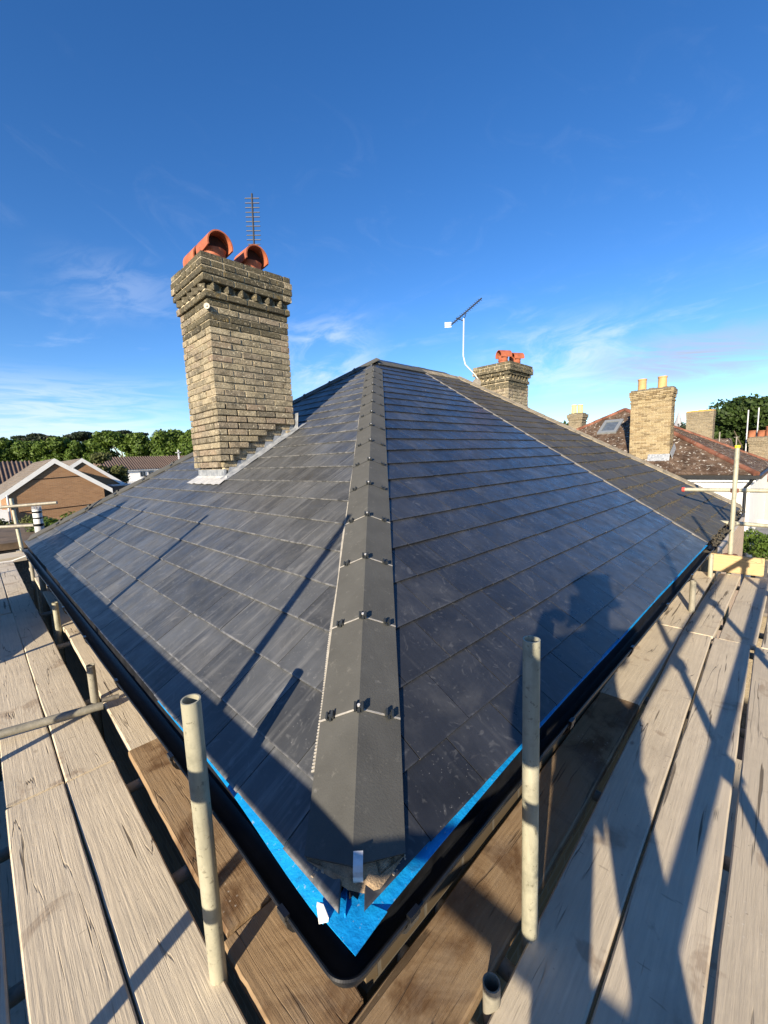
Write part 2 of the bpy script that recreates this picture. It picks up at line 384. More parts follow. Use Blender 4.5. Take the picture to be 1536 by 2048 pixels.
TERRA = simple('orange terracotta', (0.33, 0.085, 0.04), 0.7, var=0.35, scale=5, c2=(0.50, 0.15, 0.07), bump=0.15)
TERRA_D = simple('shade-dark inner clay', (0.05, 0.02, 0.014), 0.9, var=0.3)  # near-black colour carrying the shade inside the pot mouths
BUFF = simple('buff clay', (0.50, 0.31, 0.13), 0.7, var=0.2, scale=4)
YELLOWC = simple('pale yellow clay', (0.62, 0.54, 0.22), 0.7, var=0.15, scale=4)
DARKMET = simple('dark aerial metal', (0.035, 0.037, 0.045), 0.5, 0.4, var=0.2)
WHITEM = simple('white mast', (0.58, 0.59, 0.60), 0.4, var=0.08)
WHITEWALL = simple('white painted render', (0.80, 0.79, 0.76), 0.8, var=0.05, scale=2)
WHITEBD = simple('white painted board', (0.70, 0.70, 0.68), 0.6, var=0.05, scale=3)
GLASS = simple('window glass', (0.03, 0.04, 0.05), 0.08, var=0.3, scale=1.5)
GREYPVC = simple('grey pipe', (0.45, 0.46, 0.47), 0.4, var=0.12)
REDPL = simple('red plastic cap', (0.75, 0.08, 0.06), 0.4, var=0.1)
YELPL = simple('yellow plastic cap', (0.85, 0.70, 0.03), 0.4, var=0.1)
DECK = simple('roof underlay', (0.012, 0.014, 0.018), 0.8, var=0.3)

TH, THL = R(30.5875), R(30.4382)
GR, GL = 0.2155, 0.2160
APX = V((4.36, 4.33, 2.56)); RE = V((6.70, 4.33, 2.56)); BL = V((0, 7.35, 0)); BR = V((8.30, 0, 0))

# ------------------------------------------------------------------ ground and lower level
GZ = -6.2
def ground_mat():
    m = M('ground', 0.95, spec=0.1); v = m.tc.outputs['Object']
    n = m.node('ShaderNodeTexNoise'); n.inputs['Scale'].default_value = 0.08; n.inputs['Detail'].default_value = 6; m.link(v, n.inputs['Vector'])
    n2 = m.node('ShaderNodeTexNoise'); n2.inputs['Scale'].default_value = 1.2; n2.inputs['Detail'].default_value = 6; m.link(v, n2.inputs['Vector'])
    c = m.mix(m.rng(n.outputs[0], 0.45, 0.55), (0.05, 0.07, 0.025), (0.12, 0.11, 0.10))
    c = m.mix(m.math('MULTIPLY', n2.outputs[0], 0.5), c, (0.16, 0.14, 0.11)); m.color(c); return m.m
g = MB(); g.add([(-900, -900, GZ), (900, -900, GZ), (900, 900, GZ), (-900, 900, GZ)], [(0, 1, 2, 3)])
tag(g.build('ground', ground_mat()), kind='structure')
g = MB(); g.box((-2.6, -2.6, GZ + 0.004), (9.5, 0.1, GZ + 0.06)); g.box((-2.6, 0.12, GZ + 0.004), (0.1, 9.0, GZ + 0.06))
tag(g.build('patio', simple('pale paving', (0.42, 0.38, 0.32), 0.9, var=0.3, scale=3)), kind='structure')

# ------------------------------------------------------------------ the newly slated house
house = empty('house', (4.2, 3.7, GZ), 'house with the freshly slated hipped roof that fills the middle of the picture', 'house')
def brickwall_mat(name, c1, c2, mortar, scale=1.0, sc_=4.3):
    m = M(name, 0.9, spec=0.2)
    sp = m.node('ShaderNodeSeparateXYZ'); m.link(m.tc.outputs['Object'], sp.inputs[0])
    cb = m.node('ShaderNodeCombineXYZ'); m.link(m.math('ADD', sp.outputs[0], sp.outputs[1]), cb.inputs[0]); m.link(sp.outputs[2], cb.inputs[1])
    b = m.node('ShaderNodeTexBrick'); b.inputs['Scale'].default_value = 1.0
    b.inputs['Brick Width'].default_value = 0.235 * scale; b.inputs['Row Height'].default_value = 0.075 * scale; b.inputs['Mortar Size'].default_value = 0.008 * scale
    b.inputs['Color1'].default_value = (*c1, 1); b.inputs['Color2'].default_value = (*c2, 1); b.inputs['Mortar'].default_value = (*mortar, 1)
    m.link(cb.outputs[0], b.inputs['Vector'])
    n = m.node('ShaderNodeTexNoise'); n.inputs['Scale'].default_value = 0.9; n.inputs['Detail'].default_value = 7; n.inputs['Roughness'].default_value = 0.7
    mp = m.node('ShaderNodeMapping'); mp.inputs['Scale'].default_value = (0.6, 0.6, 3.5); m.link(m.tc.outputs['Object'], mp.inputs[0]); m.link(mp.outputs[0], n.inputs['Vector'])
    c = m.mix(m.math('MULTIPLY', m.rng(n.outputs[0], 0.35, 0.75), 0.5), b.outputs['Color'], tuple(x * 0.55 for x in c1))
    m.color(c).bump(m.math('SUBTRACT', 1.0, b.outputs['Fac']), 0.6, 0.008); return m.m
WALLB = brickwall_mat('shade-dark stock wall', (0.17, 0.125, 0.07), (0.10, 0.075, 0.045), (0.17, 0.15, 0.115))  # stock brick colours darkened to stand in for shade under the eaves
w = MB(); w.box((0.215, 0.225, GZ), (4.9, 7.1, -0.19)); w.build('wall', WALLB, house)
# fascia boards and soffit (outside the wall, under the slate edge)
f = MB(); f.box((0.015, 0.015, -0.20), (0.035, 7.3, -0.030)); f.box((0.0352, 0.015, -0.20), (4.88, 0.035, -0.030)); f.box((0.0352, 0.0352, -0.20), (0.214, 7.25, -0.185)); f.box((0.2142, 0.0352, -0.20), (4.88, 0.224, -0.185))
f.build('fascia', FASCIA, house)
# underlay planes: real slabs just below the slates
def slab(pts, nrm, mat, name, parent, t=0.03, lift=-0.006):
    n = V(nrm).normalized(); p = [V(q) + n * lift for q in pts]
    return MB().prism(p, -n * t).build(name, mat, parent)
nL = V((-math.sin(THL), 0, math.cos(THL))); nR = V((0, -math.sin(TH), math.cos(TH)))
eR = V((0, math.cos(TH), math.sin(TH))); eL = V((math.cos(THL), 0, math.sin(THL)))
def partyx(y): return 4.885 + 0.155 * y
roof = MB()
roof.prism([V(p) + nL * -0.008 for p in [(0.03, 0.03, 0.018), APX, (0.03, 7.33, 0.018)]], -nL * 0.03)
roof.prism([V(p) + nR * -0.008 for p in [(0.03, 0.03, 0.018), (4.885, 0.03, 0.018), (partyx(4.33), 4.33, 2.56), APX]], -nR * 0.03)
roof.prism([V(p) for p in [(0.0, 7.36, -0.02), (4.36, 4.33, 2.53), (partyx(4.33), 4.33, 2.53), (4.9, 7.36, -0.02)]], (0, 0, -0.03))
roofo = roof.build('roof', DECK, house)

# slates -------------------------------------------------------------------
SW, SLEN, STH = 0.2665, 0.43, 0.0075
def clip(poly, a, b, c):           # keep a*x+b*y+c >= 0
    out = []
    for i in range(len(poly)):
        p, q = poly[i], poly[(i + 1) % len(poly)]
        dp, dq = a * p[0] + b * p[1] + c, a * q[0] + b * q[1] + c
        if dp >= 0: out.append(p)
        if (dp >= 0) != (dq >= 0):
            t = dp / (dp - dq); out.append((p[0] + t * (q[0] - p[0]), p[1] + t * (q[1] - p[1])))
    return out
def area(p): return abs(sum(p[i][0] * p[(i + 1) % len(p)][1] - p[(i + 1) % len(p)][0] * p[i][1] for i in range(len(p)))) / 2
def slate_list(eu, ev, nn, org, u0, u1, g, e0, smax, clips, width=SW, ln=SLEN, seed=1, over=0.0, exposed=False):
    rs = random.Random(seed); out = []
    k = 0
    while True:
        tail = -0.004 if k == 0 else e0 + (k - 1) * g
        if tail > smax: break
        length = ln if k else ln - (g - e0)
        off = (k % 2) * width / 2 + 0.012 * rs.uniform(-1, 1)
        n0 = int((u0 - off) / width) - 1
        while n0 * width + off < u1:
            a = n0 * width + off; b = a + width - 0.003 - 0.001 * rs.random()
            jig = rs.uniform(-0.002, 0.002)
            poly = [(a, tail + jig), (b, tail + jig + rs.uniform(-.0012, .0012)), (b, tail + length), (a, tail + length)]
            full = list(poly)
            for cl in clips: poly = clip(poly, *cl) if poly else poly
            n0 += 1
            if len(poly) < 3 or area(poly) < 0.002: continue
            cut = area(poly) < area(full) - 1e-5
            c = ((a + b) / 2, tail + g / 2)
            cw = org + eu * c[0] + ev * c[1]
            d = (cw - CAM); wgt = area(poly) * abs(nn.dot(d.normalized())) / d.length_squared
            out.append(dict(poly=poly, tail=tail, a=a, cut=cut, w=wgt, len=length, rnd=rs.random(), lift=rs.uniform(-0.0008, 0.0012)))
        k += 1
    return out
def slate_geo(mb, sl, eu, ev, nn, org, local=False):
    top = []
    for (u, s) in sl['poly']:
        h = 0.021 - (s - sl['tail']) * (0.020 / SLEN) + sl['lift']
        top.append(org + eu * u + ev * s + nn * (h - 0.004))
    uv = [(u - sl['a'], s - sl['tail']) for u, s in sl['poly']]
    # orient outward
    if (top[1] - top[0]).cross(top[2] - top[1]).dot(nn) > 0: top2, uv2 = top, uv
    else: top2, uv2 = top[::-1], uv[::-1]
    mb.prism([p - nn * STH for p in top2], nn * STH, 0.0 if local else sl['rnd'], uv2)
O0 = V((0, 0, 0))
cl_left = [(1, -math.cos(THL) * (4.33 / 4.36), -0.034), (-1, -math.cos(THL) * (3.02 / 4.36), 7.35)]
left = slate_list(V((0, 1, 0)), eL, nL, O0, 0, 7.4, GL, 0.152, 4.95, cl_left, seed=3)
cl_right = [(1, -math.cos(TH) * (4.36 / 4.33), -0.034), (-1, 0.155 * math.cos(TH), 4.885)]
right = slate_list(V((1, 0, 0)), eR, nR, O0, 0, 5.7, GR, 0.160, 4.92, cl_right, seed=9)
allsl = [('L', s) for s in left] + [('R', s) for s in right]
allsl.sort(key=lambda t: -t[1]['w'])
# leave a hole for the chimney in the left slope
def in_chimney(s):
    us = [p[0] for p in s['poly']]; ss = [p[1] * math.cos(THL) for p in s['poly']]
    return min(us) > 3.78 and max(us) < 4.36 and min(ss) > 1.52 and max(ss) < 2.30
allsl = [t for t in allsl if not (t[0] == 'L' and in_chimney(t[1]))]
rest_l, rest_r = MB(), MB()
def put_slate(side, s, parent, mat, name='slate'):
    eu, ev, nn = (V((0, 1, 0)), eL, nL) if side == 'L' else (V((1, 0, 0)), eR, nR)
    mb = MB(); slate_geo(mb, s, eu, ev, nn, O0, True)
    c = sum((V(p) for p in mb.v), V((0, 0, 0))) / len(mb.v)
    return mb.build(name, mat, parent, origin=c)
for i, (side, s) in enumerate(allsl):
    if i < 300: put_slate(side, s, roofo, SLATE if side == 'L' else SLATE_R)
    else:
        eu, ev, nn = (V((0, 1, 0)), eL, nL) if side == 'L' else (V((1, 0, 0)), eR, nR)
        slate_geo(rest_l if side == 'L' else rest_r, s, eu, ev, nn, O0)
# ONE stuff part with both slopes' far slates (two material slots)
nl = len(rest_l.f); rest_l.add(rest_r.v, rest_r.f, 0, rest_r.uv)
rest_l.r[-len(rest_r.r):] = rest_r.r
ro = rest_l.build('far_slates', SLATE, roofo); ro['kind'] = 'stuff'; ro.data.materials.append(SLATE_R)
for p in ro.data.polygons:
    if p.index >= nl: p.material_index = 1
print('slates', len(allsl))

# the blue membrane strip hanging out from under the slate edge
def strip(pts_in, pts_out, th=0.002):
    mb = MB()
    n = len(pts_in); vs = [V(p) for p in pts_in] + [V(p) for p in pts_out]
    vs += [v - V((0, 0, th)) for v in vs]
    fs = []
    for i in range(n - 1):
        fs += [(i, i + 1, n + i + 1, n + i), (2 * n + i, 3 * n + i, 3 * n + i + 1, 2 * n + i + 1), (n + i, n + i + 1, 3 * n + i + 1, 3 * n + i), (i, 2 * n + i, 2 * n + i + 1, i + 1)]
    fs += [(0, n, 3 * n, 2 * n), (n - 1, 3 * n - 1, 4 * n - 1, 2 * n - 1)]
    return mb.add(vs, fs)
rs = random.Random(5)
xs = [0.06 + i * 0.06 for i in range(81)]
def droopR(x): return max(0.004, 0.0055 + 0.024 * math.exp(-x * 2.6) + 0.003 * math.sin(x * 4.1) * math.exp(-x * .3) + 0.004 * (x > 3.9) * (x - 3.9))
a = [(x, 0.02, -0.002) for x in xs]; b = [(x, -droopR(x) - 0.002, -0.010 - 0.3 * droopR(x)) for x in xs]
strip(a, b).build('membrane_strip', BLUE, house)
ys = [0.06 + i * 0.05 for i in range(26)]
def droopL(y): return max(0.0, 0.030 * math.exp(-((y - 0.05) / 0.42) ** 2) + 0.004)
a = [(0.02, y, -0.004) for y in ys]; b = [(-droopL(y), y, -0.014 - 0.3 * droopL(y)) for y in ys]
strip(a, b).build('membrane_strip', BLUE, house)
cm = MB()
zc = -0.012
cm.prism([(-0.027, -0.043, zc - .006), (0.075, -0.036, zc), (0.06, 0.0, zc + 0.002), (0.078, 0.05, zc + .006), (0.055, 0.078, zc + .006), (0.0, 0.06, zc + .002), (-0.034, 0.09, zc), (-0.031, 0.01, zc - .002)], (0, 0, 0.0025))
cm.prism([(0.045, 0.085, .002), (0.085, 0.045, .002), (0.17, 0.13, .055), (0.13, 0.17, .055)], (0, 0, .002)); cmo = cm.build('membrane_corner', BLUE, house)
fd = MB(); fd.box((0.052, 0.02, zc + .003), (0.055, 0.075, zc + 0.014)); fd.box((0.028, 0.035, zc + .003), (0.0305, 0.085, zc + 0.014))
# the two folds of the patch follow the hip line
hipd = V((4.36, 4.33, 2.56)).normalized(); hx = V((1, 1, 0)).normalized(); hn = V((-1, 1, 0)).normalized()
fd = MB()
for o_ in (0.016,):
    fd.obox(V((0.035, 0.035, zc + 0.008)) + hn * o_, hx * 0.032, hn * 0.0012, V((0, 0, 0.006)))
fd.build('membrane_fold', BLUE, house)

# ------------------------------------------------------------------ gutter
gut = empty('gutter', (0, 0, -0.06), 'black half round rain gutter running round the eaves corner', 'gutter')
def gprof():
    out = []
    # outer surface then inner surface of a half round channel; d = outward distance, z
    cx, r = 0.011, 0.056
    for i in range(13):
        a = math.pi + math.pi * i / 12
        out.append((cx - r * math.cos(a), -0.062 + r * 1.05 * math.sin(a)))   # from outer rim to inner rim
    return out
def gpath(d, z, x1=4.98, y1=7.32, slope=True):
    r = max(0.006, (d + 0.035) * 0.55)
    pts = [(-d, y1 - (y1 - 0.2) * i / 30.0) for i in range(31)]
    e = -d + 0.014
    for i in range(17):
        a = math.pi + (math.pi / 2) * i / 16
        pts.append((-d + r + r * math.cos(a), e + r + r * math.sin(a)))
    pts += [(0.2 + (x1 - 0.2) * i / 30.0, e) for i in range(31)]
    return [V((x + (0.004 * math.sin(y * 2.1) if y > .3 else 0), y + (0.004 * math.sin(x * 1.9) if x > .3 else 0), z)) for x, y in pts]
prof = gprof()
full = [(d, z) for d, z in prof] + [(0.011 + (d - 0.011) * 0.95, z * 0.95 - 0.002 + .002) for d, z in prof[::-1]]
rows = [gpath(d, z) for d, z in full]
mb = MB(); n = len(rows[0]); m_ = len(rows)
mb.v = [tuple(p) for rw in rows for p in rw]; mb.r = [0.0] * len(mb.v); mb.uv = [(0, 0)] * len(mb.v)
for j in range(m_):
    for i in range(n - 1):
        j2 = (j + 1) % m_
        mb.f.append((j * n + i, j * n + i + 1, j2 * n + i + 1, j2 * n + i))
mb.build('channel', UPVC, gut, smooth=True)
rm = MB()
for a, b in zip(gpath(0.068, -0.060), gpath(0.068, -0.060)[1:]): rm.tube(a, b, 0.0045, n=6)
rm.build('rim', UPVC, gut, smooth=True)
def bracket(p, along, out):
    mb = MB(); p = V(p); al = V(along); ou = V(out)
    for i in range(9):
        a0 = math.pi * i / 9; a1 = math.pi * (i + 1) / 9
        f0 = lambda a, r: p + ou * (0.011 + r * math.cos(a)) * 1.0 + V((0, 0, -0.062 - r * 1.05 * math.sin(a)))
        q = [f0(a0, 0.0575), f0(a1, 0.0575), f0(a1, 0.0645), f0(a0, 0.0645)]
        mb.prism([x - al * 0.017 for x in q], al * 0.034)
    mb.obox(p + ou * 0.071 + V((0, 0, -0.056)), al * 0.017, ou * 0.007, V((0, 0, 0.007)))
    mb.build('bracket', BLACKP, gut)
for y in (0.17, 0.95, 1.75, 2.55, 3.4, 4.3, 5.2, 6.2): bracket((0, y, 0), (0, 1, 0), (-1, 0, 0))
for x in (0.14, 1.1, 1.95, 2.8, 3.7, 4.5): bracket((x, 0.014, 0), (1, 0, 0), (0, -1, 0))

# ------------------------------------------------------------------ hip and ridge tiles
def hip_frame(a, b, n1, n2):
    """arris direction and the two wing directions lying on the planes with normals n1 (left wing) n2 (right wing)"""
    d = (b - a).normalized()
    w1 = n1.cross(d).normalized(); w2 = n2.cross(d).normalized()
    return d, w1, w2
def hip_tile(mb, p0, p1, w1, w2, n1, n2, h0, h1, wing=0.125, th=0.012, ed=0.031):
    up = (n1 + n2).normalized()
    for w, nn in ((w1, n1), (w2, n2)):
        A0, A1 = p0 + up * h0, p1 + up * h1
        B0, B1 = p0 + w * wing + nn * (ed + h0 * 0.12), p1 + w * wing + nn * (ed + h1 * 0.12)
        q = [A0, A1, B1, B0]
        nq = (A1 - A0).cross(B0 - A0)
        off = -nn * th if True else 0
        mb.prism(q, off)
def clip_geo(mb, p, d, w, nn, s=1.0):
    # H shaped plastic clip straddling the joint
    for k in (-1, 1):
        mb.obox(p + w * 0.014 * k * s + nn * 0.008, d * 0.017 * s, w * 0.0045 * s, nn * 0.009 * s)
    mb.obox(p + nn * 0.006, d * 0.006 * s, w * 0.012 * s, nn * 0.005 * s)
    mb.obox(p + nn * 0.004 - d * 0.010, d * 0.010 * s, w * 0.006 * s, nn * 0.004 * s)
def run_of_tiles(a, b, n1, n2, count, start, step, group_parent, mat, clips=True, wing=0.125, h=0.050, wflip=1, name='hip_tile'):
    d = (b - a).normalized(); w1 = n1.cross(d).normalized(); w2 = n2.cross(d).normalized()
    if w1.dot(n2) < 0: pass
    # wings must point away from the other plane
    if w1.dot(w2) > 0: w2 = -w2
    if (w1.dot(V((0, 0, 1)))) > 0 and w1.z > w2.z and w2.z > 0: pass
    if (p_ := (w1 + w2)).z > 0: w1, w2 = -w1, -w2
    up = (n1 + n2).normalized()
    for i in range(count):
        p0 = a + d * (start + i * step); p1 = a + d * (start + (i + 1) * step - 0.004)
        mb = MB(); hip_tile(mb, p0, p1, w1, w2, n1, n2, h + .004, h, wing)
        if i == 0 and name == 'hip_tile' and clips:
            mb = MB()
            for w, nn in ((w1, n1), (w2, n2)):
                mb.prism([p0 + up * (h + .004), p1 + up * h, p1 + w * wing + nn * (.031 + h * .12), p0 + d * .045 + w * wing * .97 + nn * (.031 + h * .12)], -nn * .012)
        o = mb.build(name, mat, group_parent, origin=(p0 + p1) / 2)
        if clips and i > 0:
            cb = MB(); clip_geo(cb, p0 + up * (h + .002) - d * .002, d, (w1 - w2).normalized(), up, 0.82)
            cb.build('clip', CLIPP, o)
            sc_ = MB(); sc_.tube(p0 + up * (h + .010), p0 + up * (h + .017), 0.005, n=8); sc_.build('screw', ALU, o)
            for w, nn in ((w1, n1), (w2, n2)):
                wd = (w * wing + nn * (.031 + .12 * h) - up * h).normalized()
                pn = d.cross(wd).normalized(); pn = pn if pn.dot(nn) > 0 else -pn
                cb = MB(); clip_geo(cb, p0 + up * h * 0.30 + (w * wing + nn * (.031 + .12 * h)) * 0.70 + pn * 0.002, d, wd, pn, 0.72)
                cb.build('clip', CLIPP, o)
            # pale joint union between two tiles
            un = MB()
            for w, nn in ((w1, n1), (w2, n2)):
                A = p0 + up * (h + 0.0015) - d * 0.0025; B = p0 + w * wing + nn * (.031 + .12 * h + .0008) - d * 0.0025
                e_ = .0032 if i < 5 else .0016
                un.prism([A - d * e_, B - d * e_, B + d * e_, A + d * e_], nn * 0.0012)
            un.build('joint', PLEAT_L if i < 5 else CLIPP, o)
    return d, w1, w2, up
hd, hw1, hw2, hup = run_of_tiles(V((0, 0, 0)) + V((0, 0, -0.012)), APX + V((0, 0, -0.012)), nL, nR, 15, 0.09, 0.4062, house, HIPTILE)
# pleated ventilation roll showing under the left edge of the hip tiles
pl = MB(); wl = hw1 if hw1.dot(V((0, 1, 0))) > 0 else hw2
k = 0; s = 0.34
while s < 4.2:
    p = hd * s + V((0, 0, -0.004)) + wl * 0.118
    amp = (0.023 + 0.003 * math.sin(s * 9)) * (1.0 if s < 2.0 else .7)
    pl.prism([p + nL * 0.010, p + wl * (amp) + nL * 0.020, p + wl * (amp) + nL * 0.023, p + nL * 0.028], hd * 0.0048)
    s += 0.0105
o = pl.build('pleated_roll', PLEAT_L, house); o['kind'] = 'stuff'
nB = V((0, 0, 1)) * 0 + V((0, math.sin(math.atan2(2.56, 3.02)), math.cos(math.atan2(2.56, 3.02))))
# far left hip: rounded grey tiles lower down, angular ones near the apex
lh = BL - APX; lhl = lh.length; nBL = (lh.normalized().cross(V((-1, 0, 0)))); nBL = nB
run_of_tiles(BL + V((0, 0, -0.01)), APX + V((0, 0, -0.01)), nL, nB, 13, 0.12, 0.45, house, HIPTILE, clips=False, wing=0.13, h=0.06)
for i in range(12):
    d = (APX - BL).normalized(); p = BL + d * (0.12 + 0.45 * (i + 1)); mb = MB()
    mb.obox(p + V((0, 0, 0.045)), d * 0.014, d.cross(V((0, 0, 1))).normalized() * 0.05, V((0, 0, 0.016)))
    mb.obox(p + nL * 0.035 + nL.cross(d).normalized() * (0.09 if nL.cross(d).z < 0 else -0.09), d * 0.014, nL.cross(d).normalized() * 0.03, nL * 0.012)
    mb.build('clip', CLIPP, house)
run_of_tiles(APX + V((-0.05, 0, -0.01)), V((partyx(4.33), 4.33, 2.55)), nR, nB, 3, 0.05, 0.40, house, HIPTILE, clips=False, wing=0.13, h=0.055, name='ridge_tile')

# hip foot: mortar bed, hip iron, broken bits
mbd = MB()
ring = [(0.008, 0.176), (0.020, 0.138), (0.036, 0.100), (0.052, 0.067), (0.072, 0.037), (0.098, 0.008), (0.140, 0.004), (0.184, 0.008)]
base_ = hd * 0.096 + V((0, 0, -0.012)); T0 = base_ + hw1 * 0.120 + nL * 0.026 + hd * .04; T2 = base_ + hw2 * 0.120 + nR * 0.026 + hd * .04; T1 = base_ + hup * 0.044
if (T0 - V((0.0, 0.17, 0))).length > (T2 - V((0.0, 0.17, 0))).length: T0, T2 = T2, T0
tops = [T0.lerp(T1, t) for t in (0, .3, .62, 1)] + [T1.lerp(T2, t) for t in (.25, .5, .75, 1)]
bots = [V((q[0], q[1], (.024, .027, .026, .018, .016, .022, .024, .024)[i_])) - hx * (.006, .014, .026, .030, .030, .024, .012, .004)[i_] for i_, q in enumerate(ring)]
for i in range(7):
    mid0 = tops[i].lerp(bots[i], .5) - hd * .006 + V((0, 0, .004)); mid1 = tops[i + 1].lerp(bots[i + 1], .5) - hd * .006 + V((0, 0, .004))
    mbd.prism([bots[i], bots[i + 1], mid1, mid0], hd * 0.03); mbd.prism([mid0, mid1, tops[i + 1], tops[i]], hd * 0.03)
mbo = mbd.build('mortar_bed', MORTAR_SAND, house)
crumb = MB(); rr = random.Random(2)
for i in range(42):
    t = rr.random(); q = ring[int(t * 7)]; q2 = ring[min(7, int(t * 7) + 1)]
    x = q[0] + (q2[0] - q[0]) * rr.random() + rr.gauss(-.006, .005); y = q[1] + (q2[1] - q[1]) * rr.random() + rr.gauss(-.004, .006)
    s_ = rr.uniform(0.0012, 0.0036)
    crumb.obox((x, y, max(0, min(x, y)) * .588 + .012 + s_ + rr.random() * .008), V((s_, s_ * .4, 0)), V((-s_ * .4, s_ * .8, s_ * .3)), V((0, 0, s_ * .7)))
o = crumb.build('mortar_crumbs', simple('pale crumbs', (0.42, 0.34, 0.25), 0.9, var=0.5, scale=50), house); o['kind'] = 'stuff'
# curled galvanised hip iron
iron = MB(); p0 = hd * 0.076 - hn * .014 + V((0, 0, 0.004))
prev = None
for i in range(8):
    a = 0.15 + i * 0.26
    p = p0 + hd * (0.060 - 0.034 * math.sin(a) * 1.6 - 0.02) + hup * (0.022 + 0.032 * math.cos(a)) * 0.9
    if prev is not None:
        dd = (p - prev).normalized(); nn = dd.cross(hn).normalized()
        iron.obox((p + prev) / 2, dd * ((p - prev).length / 2 + .0006), hn * 0.0115, nn * 0.0012)
    prev = p
iron.build('hip_iron', ALU, house)
wp = MB(); wp.prism([(-0.046, 0.058, -0.012), (-0.030, 0.045, -0.010), (-0.022, 0.075, -0.008), (-0.030, 0.088, -0.006)], (0.002, 0.0, 0.010))
tag(wp.build('paper_scrap', WHITEP), 'small torn white scrap lying against the blue membrane at the gutter corner', 'scrap')
# mortar line / white verge strip on the party line
pv = MB()
for i in range(22):
    y0, y1 = i * 4.33 / 22, (i + 1) * 4.33 / 22
    t = math.tan(TH); w_ = 0.010 + 0.009 * rr.random()
    pv.prism([(partyx(y0) - w_, y0, y0 * t + 0.010), (partyx(y0) + w_, y0, y0 * t + 0.012), (partyx(y1) + w_, y1, y1 * t + 0.012), (partyx(y1) - w_, y1, y1 * t + 0.010)], (0, 0, 0.012))
pv.build('verge_mortar', simple('grey party line mortar', (0.20, 0.19, 0.175), 0.9, var=0.5, scale=12), house)

# ------------------------------------------------------------------ adjoining house with the old slates
nbh = empty('adjoining_house', (6.6, 3.7, GZ), 'adjoining semi with old mossy slates right of the pale party line', 'house')
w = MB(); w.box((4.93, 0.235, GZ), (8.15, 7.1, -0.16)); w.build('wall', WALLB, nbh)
old = MB()
old.prism([V(p) + nR * -0.008 for p in [(4.90, 0.03, 0.018), (8.28, 0.03, 0.018), RE, (partyx(4.33), 4.33, 2.56)]], -nR * 0.03)
old.prism([V(p) for p in [(8.30, 0.0, 0), (8.3, 7.36, 0), (6.7, 4.33, 2.55)]], (-0.02, 0, -0.03))
old.prism([V(p) for p in [(5.6, 4.34, 2.54), (6.7, 4.34, 2.54), (8.3, 7.36, -0.02), (4.93, 7.36, -0.02)]], (0, 0, -0.03))
oldo = old.build('roof', DECK, nbh)
cl_old = [(1, -0.155 * math.cos(TH), -4.905), (-1, -math.cos(TH) * (1.6 / 4.33), 8.30)]
olds = slate_list(V((1, 0, 0)), eR, nR, O0, 4.8, 8.4, GR, 0.160, 4.92, cl_old, seed=21)
olds.sort(key=lambda s: -s['w'])
for s in olds: s['lift'] += random.uniform(-0.001, 0.003)
for s in olds: put_slate('R', s, oldo, SLATE_OLD)
moss = MB(); rr = random.Random(4)
for k in range(23):
    sv = 0.160 + (k - 1) * GR if k else 0
    y = sv * math.cos(TH); x0_, x1_ = partyx(y), 8.30 - y * 1.6 / 4.33
    for _ in range(int((x1_ - x0_) * 80)):
        x = rr.uniform(x0_, x1_); ds = rr.uniform(-0.012, 0.005) - (rr.random() ** 4) * .05; s_ = rr.uniform(0.0025, 0.007)
        if math.sin(x * 5 + k) * .5 + rr.random() < 0.25: continue
        p = V((x, 0, 0)) + eR * (sv + ds) + nR * (0.004 + (0.016 if ds > 0 else 0.006))
        moss.obox(p, V((s_ * 1.5, 0, 0)), eR * s_, nR * s_ * 0.5, rr.random())
o = moss.build('moss', simple('moss tufts', (0.085, 0.070, 0.042), 0.95, var=0.5, scale=3), nbh); o['kind'] = 'stuff'
f = MB(); f.box((4.885, 0.015, -0.20), (8.25, 0.035, -0.030)); f.build('fascia', FASCIA, nbh)
# old ridge and hip covering: lumpy grey-brown tiles in mortar
ohn = V((math.sin(math.atan2(2.56, 1.6)), 0, math.cos(math.atan2(2.56, 1.6))))
run_of_tiles(V((partyx(4.33), 4.33, 2.54)), RE + V((0, 0, -0.02)), nR, nB, 4, 0.0, 0.30, nbh, RIDGE_OLD, clips=False, wing=0.12, h=0.06, name='ridge_tile')
run_of_tiles(BR + V((-.02, 0, -0.02)), RE + V((0, 0, -0.02)), nR, ohn, 17, 0.02, 0.31, nbh, RIDGE_OLD, clips=False, wing=0.13, h=0.075)
gg = empty('old_gutter', (6.5, -0.03, -0.06), 'short dark gutter under the old mossy slates with debris in it', 'gutter')
mb = MB()
for i in range(10):
    a0 = math.pi * i / 10; a1 = math.pi * (i + 1) / 10; F = lambda a, r: (5.02, -0.022 - r * math.cos(a), -0.05 - r * math.sin(a))
    mb.prism([F(a0, .05), F(a1, .05), F(a1, .054), F(a0, .054)], (3.25, 0, 0))
mb.build('channel', UPVC, gg)
db = MB()
for i in range(60):
    s_ = rr.uniform(.008, .02); db.obox((rr.uniform(5.1, 8.2), -0.03 + rr.gauss(0, .015), -0.055 + rr.random() * .03), (s_, s_ * .3, 0), (0, s_, s_ * .2), (0, 0, s_ * .6))
o = db.build('debris', simple('gutter debris', (0.05, 0.045, 0.035), 0.95, var=0.6, scale=20), gg); o['kind'] = 'stuff'

